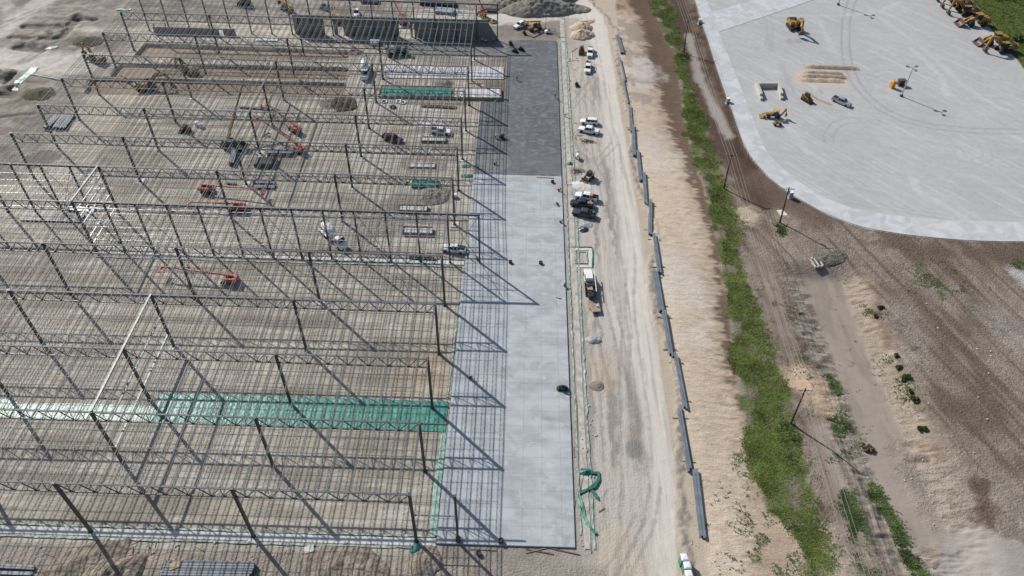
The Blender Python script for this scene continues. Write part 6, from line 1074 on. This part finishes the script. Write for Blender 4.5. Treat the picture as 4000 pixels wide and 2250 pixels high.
# lumber scraps
for k in range(70):
    ar = random.choice([(2224, 2262, 180, 720), (2224, 2262, 180, 720), (2230, 2275, 1150, 2130), (60, 1690, 2118, 2200), (1500, 1960, 318, 336), (1180, 1990, 120, 240), (560, 1100, 95, 125)]); a_ = (random.uniform(ar[0], ar[1]), random.uniform(ar[2], ar[3])); c = G(*a_); b = MB(); L_ = random.uniform(.7, 2.6); b.box((0, 0, .05), (L_, .16, .06))
    wh = {2224: 'beside the east footing strip', 2230: 'beside the east footing strip', 60: 'in the dirt below the front footing strip', 1500: 'by the timber trench form', 1180: 'near the precast wall', 560: 'near the precast wall'}[ar[0]]
    tag(obj('lumber_scrap', b.mesh('lumber_scrap', random.choice([WOOD, GREYW, GREYW])), None, (c[0], c[1], c[2]+.02), random.choice([random.uniform(0, 3.1), 1.5+random.uniform(-.2, .2)])), 'short scrap of lumber lying '+wh, 'lumber scrap', 'lumber scraps '+wh)
# rocks
ROCK = mat('pale_rock', (.48, .45, .38), .9, bump=.05, var=.2)
for k in range(75):
    px = random.choice([(random.uniform(0, 1700), random.uniform(2120, 2245)), (random.uniform(2270, 2330), random.uniform(1500, 2160)), (random.uniform(3500, 4000), random.uniform(1150, 2050))]); r_ = random.uniform(.10, .27); c = G(*px); b = MB()
    vs = [(r_*math.cos(a)*math.cos(e)*random.uniform(.7, 1.2), r_*math.sin(a)*math.cos(e)*random.uniform(.7, 1.2), r_*math.sin(e)*.8+.05) for e in (-.4, .3, .9) for a in [i*math.pi/3 for i in range(6)]]+[(0, 0, r_*.85)]
    fs = [(i, (i+1) % 6, 6+(i+1) % 6, 6+i) for i in range(6)]+[(6+i, 6+(i+1) % 6, 12+(i+1) % 6, 12+i) for i in range(6)]+[(12+i, 12+(i+1) % 6, 18) for i in range(6)]+[(5, 4, 3, 2, 1, 0)]
    b.add(vs, fs); where = 'at the foot of the frame' if px[1] > 2100 and px[0] < 1750 else ('beside the green plastic' if px[0] < 2400 else 'on the brown field to the right'); tag(obj('rock', b.mesh('rock', ROCK), None, c), 'small pale rock lying in the dirt '+where, 'rock', 'small pale rocks '+where)
# ------------------------------------------------------------------ utility poles and wires
POLES = []
def upole(label, base, top, arms=1, extra=False):
    c = G(*base); cz = np.array(CAM); d = FW+R2*(top[0]-2000)/FOC-U2*(top[1]-1125)/FOC
    tt = (c[1]-CAM[1])/d[1]; h = CAM[2]+d[2]*tt-c[2]; h = max(8, min(14, h)); dx = (CAM[0]+d[0]*tt-c[0]); t = thing('utility_pole', label, 'utility pole', c, 0)
    dx = max(-1.2, min(1.2, dx)); key = 'up%g' % c[0]
    part('pole', key, lambda b: b.cyl((0, 0, -.2), (dx, 0, h), .22, .14), POLE, t)
    for k in range(arms):
        part('crossarm', key+'a%d' % k, lambda b: b.bar((dx-1.35, .18*(1 if k else -1), h-.4-k*0.0), (dx+1.35, .18*(1 if k else -1), h-.4), .1, .12), POLE, t)
    for x in (-1.25, -.5, .5, 1.25): part('insulator', 'upi', lambda b: b.lathe([(.05, 0), (.09, .08), (.05, .12), (.09, .2), (.03, .28)], 8), SILV, t, (dx+x, 0, h-.34))
    if extra: part('transformer', 'upt', lambda b: b.cyl((0, 0, 0), (0, 0, .9), .28), SILV, t, (dx+.35, 0, h-1.9))
    POLES.append((c[0]+dx, c[1], c[2]+h)); return t
upole('utility pole at the top standing in the grass strip beside the pale path', (2671, 206), (2688, 80)); upole('utility pole with double crossarms in the middle of the green strip', (2827, 736), (2858, 602), 2); upole('lowest utility pole in the thick grass near the sandy patch', (3089, 1654), (3148, 1518))
c = G(3046, 870); t = upole('separate utility pole with a transformer beside the curved pavement', (3046, 870), (3083, 732), 1, True); PC = POLES.pop()
def wire(pts, label):
    b = MB()
    for (a, c) in zip(pts[:-1], pts[1:]):
        L_ = math.dist(a, c); n = 14
        pr = None
        for i in range(n+1):
            f = i/n; q = tuple(a[k]+(c[k]-a[k])*f for k in range(3)); q = (q[0], q[1], q[2]-4*f*(1-f)*L_*.012)
            if pr: b.bar(pr, q, .035)
            pr = q
    tag(obj('overhead_wire', b.mesh('overhead_wire', SILV)), label, 'wire', 'overhead wires between the utility poles')
A_, B_, D_ = POLES; up_ = tuple(2*A_[k]-B_[k] for k in range(2))+(A_[2]+1,); dn_ = (D_[0]+(D_[0]-B_[0])*.9, D_[1]+(D_[1]-B_[1])*.9, D_[2])
for x, nm in ((-1.25, 'leftmost'), (-.5, 'second from the left'), (.5, 'second from the right'), (1.25, 'rightmost')): wire([(q[0]+x, q[1], q[2]-.05) for q in (up_, A_, B_, D_, dn_)], 'thin pale overhead wire, %s of the four on the pole line' % nm)
# cabinets, drain top, headwall
for px, lb in [((2732, 94), 'pale utility cabinet at the yard edge, uppermost'), ((2841, 404), 'pale utility cabinet at the yard edge, middle one'), ((3085, 772), 'pale utility cabinet at the yard edge beside the pole with the transformer')]:
    c = G(*px); t = thing('utility_cabinet', lb, 'utility cabinet', c, .2); part('body', 'uc', lambda b: b.box((0, 0, .9), (1.0, .9, 1.8)), SILV, t); part('lid', 'ucl', lambda b: b.box((0, 0, 1.84), (1.08, .98, .08)), WHT, t); part('base', 'ucb', lambda b: b.box((0, 0, .02), (1.3, 1.2, .12)), CONC, t)
q = [P(*p) for p in [(3037, 813), (3060, 812), (3085, 833), (3052, 835)]]; plate('drain_slab', q, -.6, -1.4, CONCW, 'flat white concrete drain slab in brown earth beside the utility pole', 'drain slab', None)
c = G(3188, 1027); t = thing('culvert_headwall', 'grey concrete culvert end with two dark openings at the head of the channel', 'culvert', (c[0], c[1], c[2]-.18), R(14)); t.scale = (.62, .62, .62)
part('slab', 'cvs', lambda b: [b.box((x, 0, .35), (.45, 5.2, .7)) for x in (-1.6, 0, 1.6)]+[b.box((0, 2.3, .35), (3.6, .6, .7)), b.box((0, -2.4, .35), (3.6, .4, .7))], CONC, t)
for x in (-.8, .8): part('opening', 'cvo', lambda b: b.box((0, 0, .12), (1.15, 4.4, .1)), BLK, t, (x, 0, 0))
mound('grey broken rubble right of the culvert at the head of the channel', (3245, 1005), 5, 3.0, .55, mat('rubble', (.14, .13, .10), .95, bump=.35, bscale=2.4, var=.6, vscale=1.5), 50, .3, name='rubble_pile', cat='rubble', amp=1.4)
# ------------------------------------------------------------------ vegetation
def leafmat(name, c):
    m = mat(name, c, .6, var=.55, vscale=.35, spec=.2); return m
GRASS = leafmat('grass_blades', (.098, .150, .026)); WEED = leafmat('weed_leaves', (.085, .125, .038)); BUSH = leafmat('shrub_leaves', (.10, .135, .03))
def blades(name, pts, m, label, cat, h=(.25, .5), w_=.16, kind='stuff', group=None, tilt=.35):
    rs = np.random.RandomState(len(pts)+3); n = len(pts); P0 = np.array(pts); a = rs.rand(n, 3)*6.283; V = []
    for k in range(3):
        an = a[:, k]; hh = h[0]+(h[1]-h[0])*rs.rand(n); off = (rs.rand(n, 2)-.5)*.35; bx = P0[:, 0]+off[:, 0]; by = P0[:, 1]+off[:, 1]; dx, dy = np.cos(an)*w_, np.sin(an)*w_; lx, ly = (rs.rand(n)-.5)*tilt*2, (rs.rand(n)-.5)*tilt*2
        V.append(np.stack([np.stack([bx-dx, by-dy, P0[:, 2]-.03], 1), np.stack([bx+dx, by+dy, P0[:, 2]-.03], 1), np.stack([bx+lx, by+ly, P0[:, 2]+hh], 1)], 1))
    V = np.concatenate(V).reshape(-1, 3); me = bpy.data.meshes.new(name); me.from_pydata(V, [], np.arange(len(V)).reshape(-1, 3)); me.materials.append(m)
    return tag(obj(name, me), label, cat, group, kind)
rs = np.random.RandomState(11); N = 150000
gy = rs.rand(N)*240-14; g0 = np.interp(gy, *GL)-1.9; g1 = np.interp(gy, *GR)+1.5; gx = g0+(g1-g0)*rs.rand(N)
dn = fbm(gx, gy, .22, 4, 5)-.5; ed = np.minimum(gx-g0, g1-gx)/2.5; tt_ = (gx-g0)/(g1-g0); keep = (rs.rand(N) < np.clip(.75+dn*4.4, 0.03, 1)*(1-.75*ss(.5, .9, tt_+dn)*ss(135, 115, gy)))*(ed*.8+dn*2.5 > .45+rs.rand(N)*.5)*(rs.rand(N) < (g1-g0)/24)
gx, gy = gx[keep], gy[keep]
blades('grass', [(x, y, hz_at(x, y)) for x, y in zip(gx, gy)], GRASS, 'bright green grass growing thickly along the verge below the embankment', 'grass', (.06, .24), .11, tilt=.7)
def scatter(pxs, r, n, dens=.5):
    out = []
    pts = [P(*p) for p in pxs]
    for _ in range(n):
        i = random.randrange(len(pts)-1) if len(pts) > 1 else 0; f = random.random(); a = pts[i]; c = pts[i+1] if len(pts) > 1 else a
        x = a[0]+(c[0]-a[0])*f+random.gauss(0, r*.5); y = a[1]+(c[1]-a[1])*f+random.gauss(0, r*.5)
        if float(fbm(np.array([x]), np.array([y]), .4, 3, 8)[0]) > dens: out.append((x, y, hz_at(x, y)))
    return out
wp = scatter([(3300, 1910), (3340, 1990), (3370, 2090)], 1.8, 1300, .42)+scatter([(3420, 1870), (3470, 1960), (3530, 2060), (3580, 2160), (3640, 2250)], 1.5, 2900, .42)+scatter([(3255, 1420), (3285, 1500)], 1.6, 700, .42)+scatter([(3290, 1600), (3330, 1720)], 3.0, 800, .45)
wp += scatter([(3250, 1880), (3280, 1700), (3190, 1400), (3080, 1220), (2990, 1150)], 6.0, 1900, .56)+scatter([(3600, 1060), (3750, 1110)], 7.0, 1300, .54)+scatter([(3980, 1020), (4010, 1050)], 2.5, 250, .5)+scatter([(3480, 1380), (3550, 1500), (3580, 1570)], 2.0, 420, .52)+scatter([(3400, 1190), (3450, 1210)], 2.0, 200, .5)+scatter([(2960, 2040), (3060, 2230)], 9, 1600, .54)+scatter([(3380, 2180), (3420, 2220)], 3, 250, .5)+scatter([(2900, 1790), (2960, 1810)], 3, 250, .5)+scatter([(3500, 1180), (3700, 1500), (3900, 1400)], 22, 1100, .6)
blades('weeds', wp, WEED, 'scattered low green weeds on the brown soil to the right', 'weeds', (.06, .22), .11, tilt=.6)
blades('weeds', scatter([(2835, 705), (2800, 760), (2822, 740)], 1.6, 500, .3)+scatter([(3046, 875), (3035, 885), (3060, 900)], 1.5, 350, .4)+scatter([(3090, 1650), (3075, 1690), (3110, 1680)], 2.0, 450, .35)+scatter([(2672, 212), (2680, 195)], 1.8, 500, .3), BUSH, 'taller rank weeds round the feet of the utility poles', 'weeds', (.12, .4), .13, tilt=.6)
dk_ = rs.rand(len(gx)) < .22
blades('dry_grass', [(x, y, hz_at(x, y)+.03) for x, y in zip(gx[dk_], gy[dk_])], mat('dry_grass_blades', (.19, .165, .065), .8, var=.4, vscale=.3, spec=.2), 'dry brown blades mixed into the green verge', 'grass', (.06, .26), .09, tilt=.7)
blades('lawn_grass', [(x, y, hz_at(x, y)) for x, y in zip(*(lambda a, b: (a[sdf(a, b, YARD) > .5], b[sdf(a, b, YARD) > .5]))(150+70*rs.rand(22000), 126+100*rs.rand(22000)))], GRASS, 'short green lawn grass past the parked machines', 'grass', (.08, .2), .2)
def shrub(label, px, r, h, seed, m=BUSH, name='shrub'):
    c = G(*px); t = thing(name, label, 'shrub', c, 0); rr = random.Random(seed); b = MB(); tb = MB()
    cl = [(rr.gauss(0, r*.45), rr.gauss(0, r*.45), h*rr.uniform(.35, .95)) for _ in range(16)]
    for q in cl[:7]: tb.cyl((0, 0, 0), q, .05, .02, 5)
    for q in cl:
        for _ in range(70):
            v = Vector((rr.gauss(0, 1), rr.gauss(0, 1), rr.gauss(0, 1))); v.normalize(); p_ = Vector(q)+v*r*.33*rr.uniform(.5, 1.15); p_.z = max(.1, p_.z)
            a_ = Vector((rr.gauss(0, 1), rr.gauss(0, 1), rr.gauss(0, 1))).normalized()*.22; e_ = a_.cross(v)*.9; b.add([p_-a_, p_+e_, p_+a_, p_-e_], [(0, 1, 2, 3)])
    obj('crown', b.mesh('crown', m), t); obj('trunk', tb.mesh('trunk', POLE), t); return t
shrub('round green shrub on the lawn right of the parked loaders', (3973, 155), 1.6, 1.4, 1, WEED); shrub('dry brown shrub at the edge of the drainage channel', (3387, 1757), .9, .6, 2, mat('dry_leaves', (.16, .12, .06), .8, var=.4))
for k, (px, r_) in enumerate([((3418, 1239), .8), ((3436, 1205), 1.0), ((3535, 1476), 1.0), ((3548, 1478), .9), ((3527, 1487), .8), ((3554, 1534), .8), ((3507, 1438), 1.0), ((3570, 1565), 1.3), ((3590, 1676), .9), ((3608, 1678), .9), ((3499, 1392), 1.0)]):
    shrub('small dark green shrub, %s from the top beside the east bank of the channel' % ORD[[1, 0, 5, 6, 7, 8, 3, 9, 10, 10, 2][k]] if k != 9 else 'small dark green shrub at the right of the lowest pair beside the east bank', px, r_*.5, r_*.55, 10+k, WEED)
shrub('leafy tree at the top edge over the lawn, left of the other tree', (3845, -30), 5, 7, 60, WEED, 'tree'); shrub('leafy tree at the top right corner beyond the lawn', (3990, -25), 5, 7, 61, WEED, 'tree')
for o_ in list(bpy.data.objects):
    if o_.name.startswith('tree') and o_.parent is None: o_['category'] = 'tree'
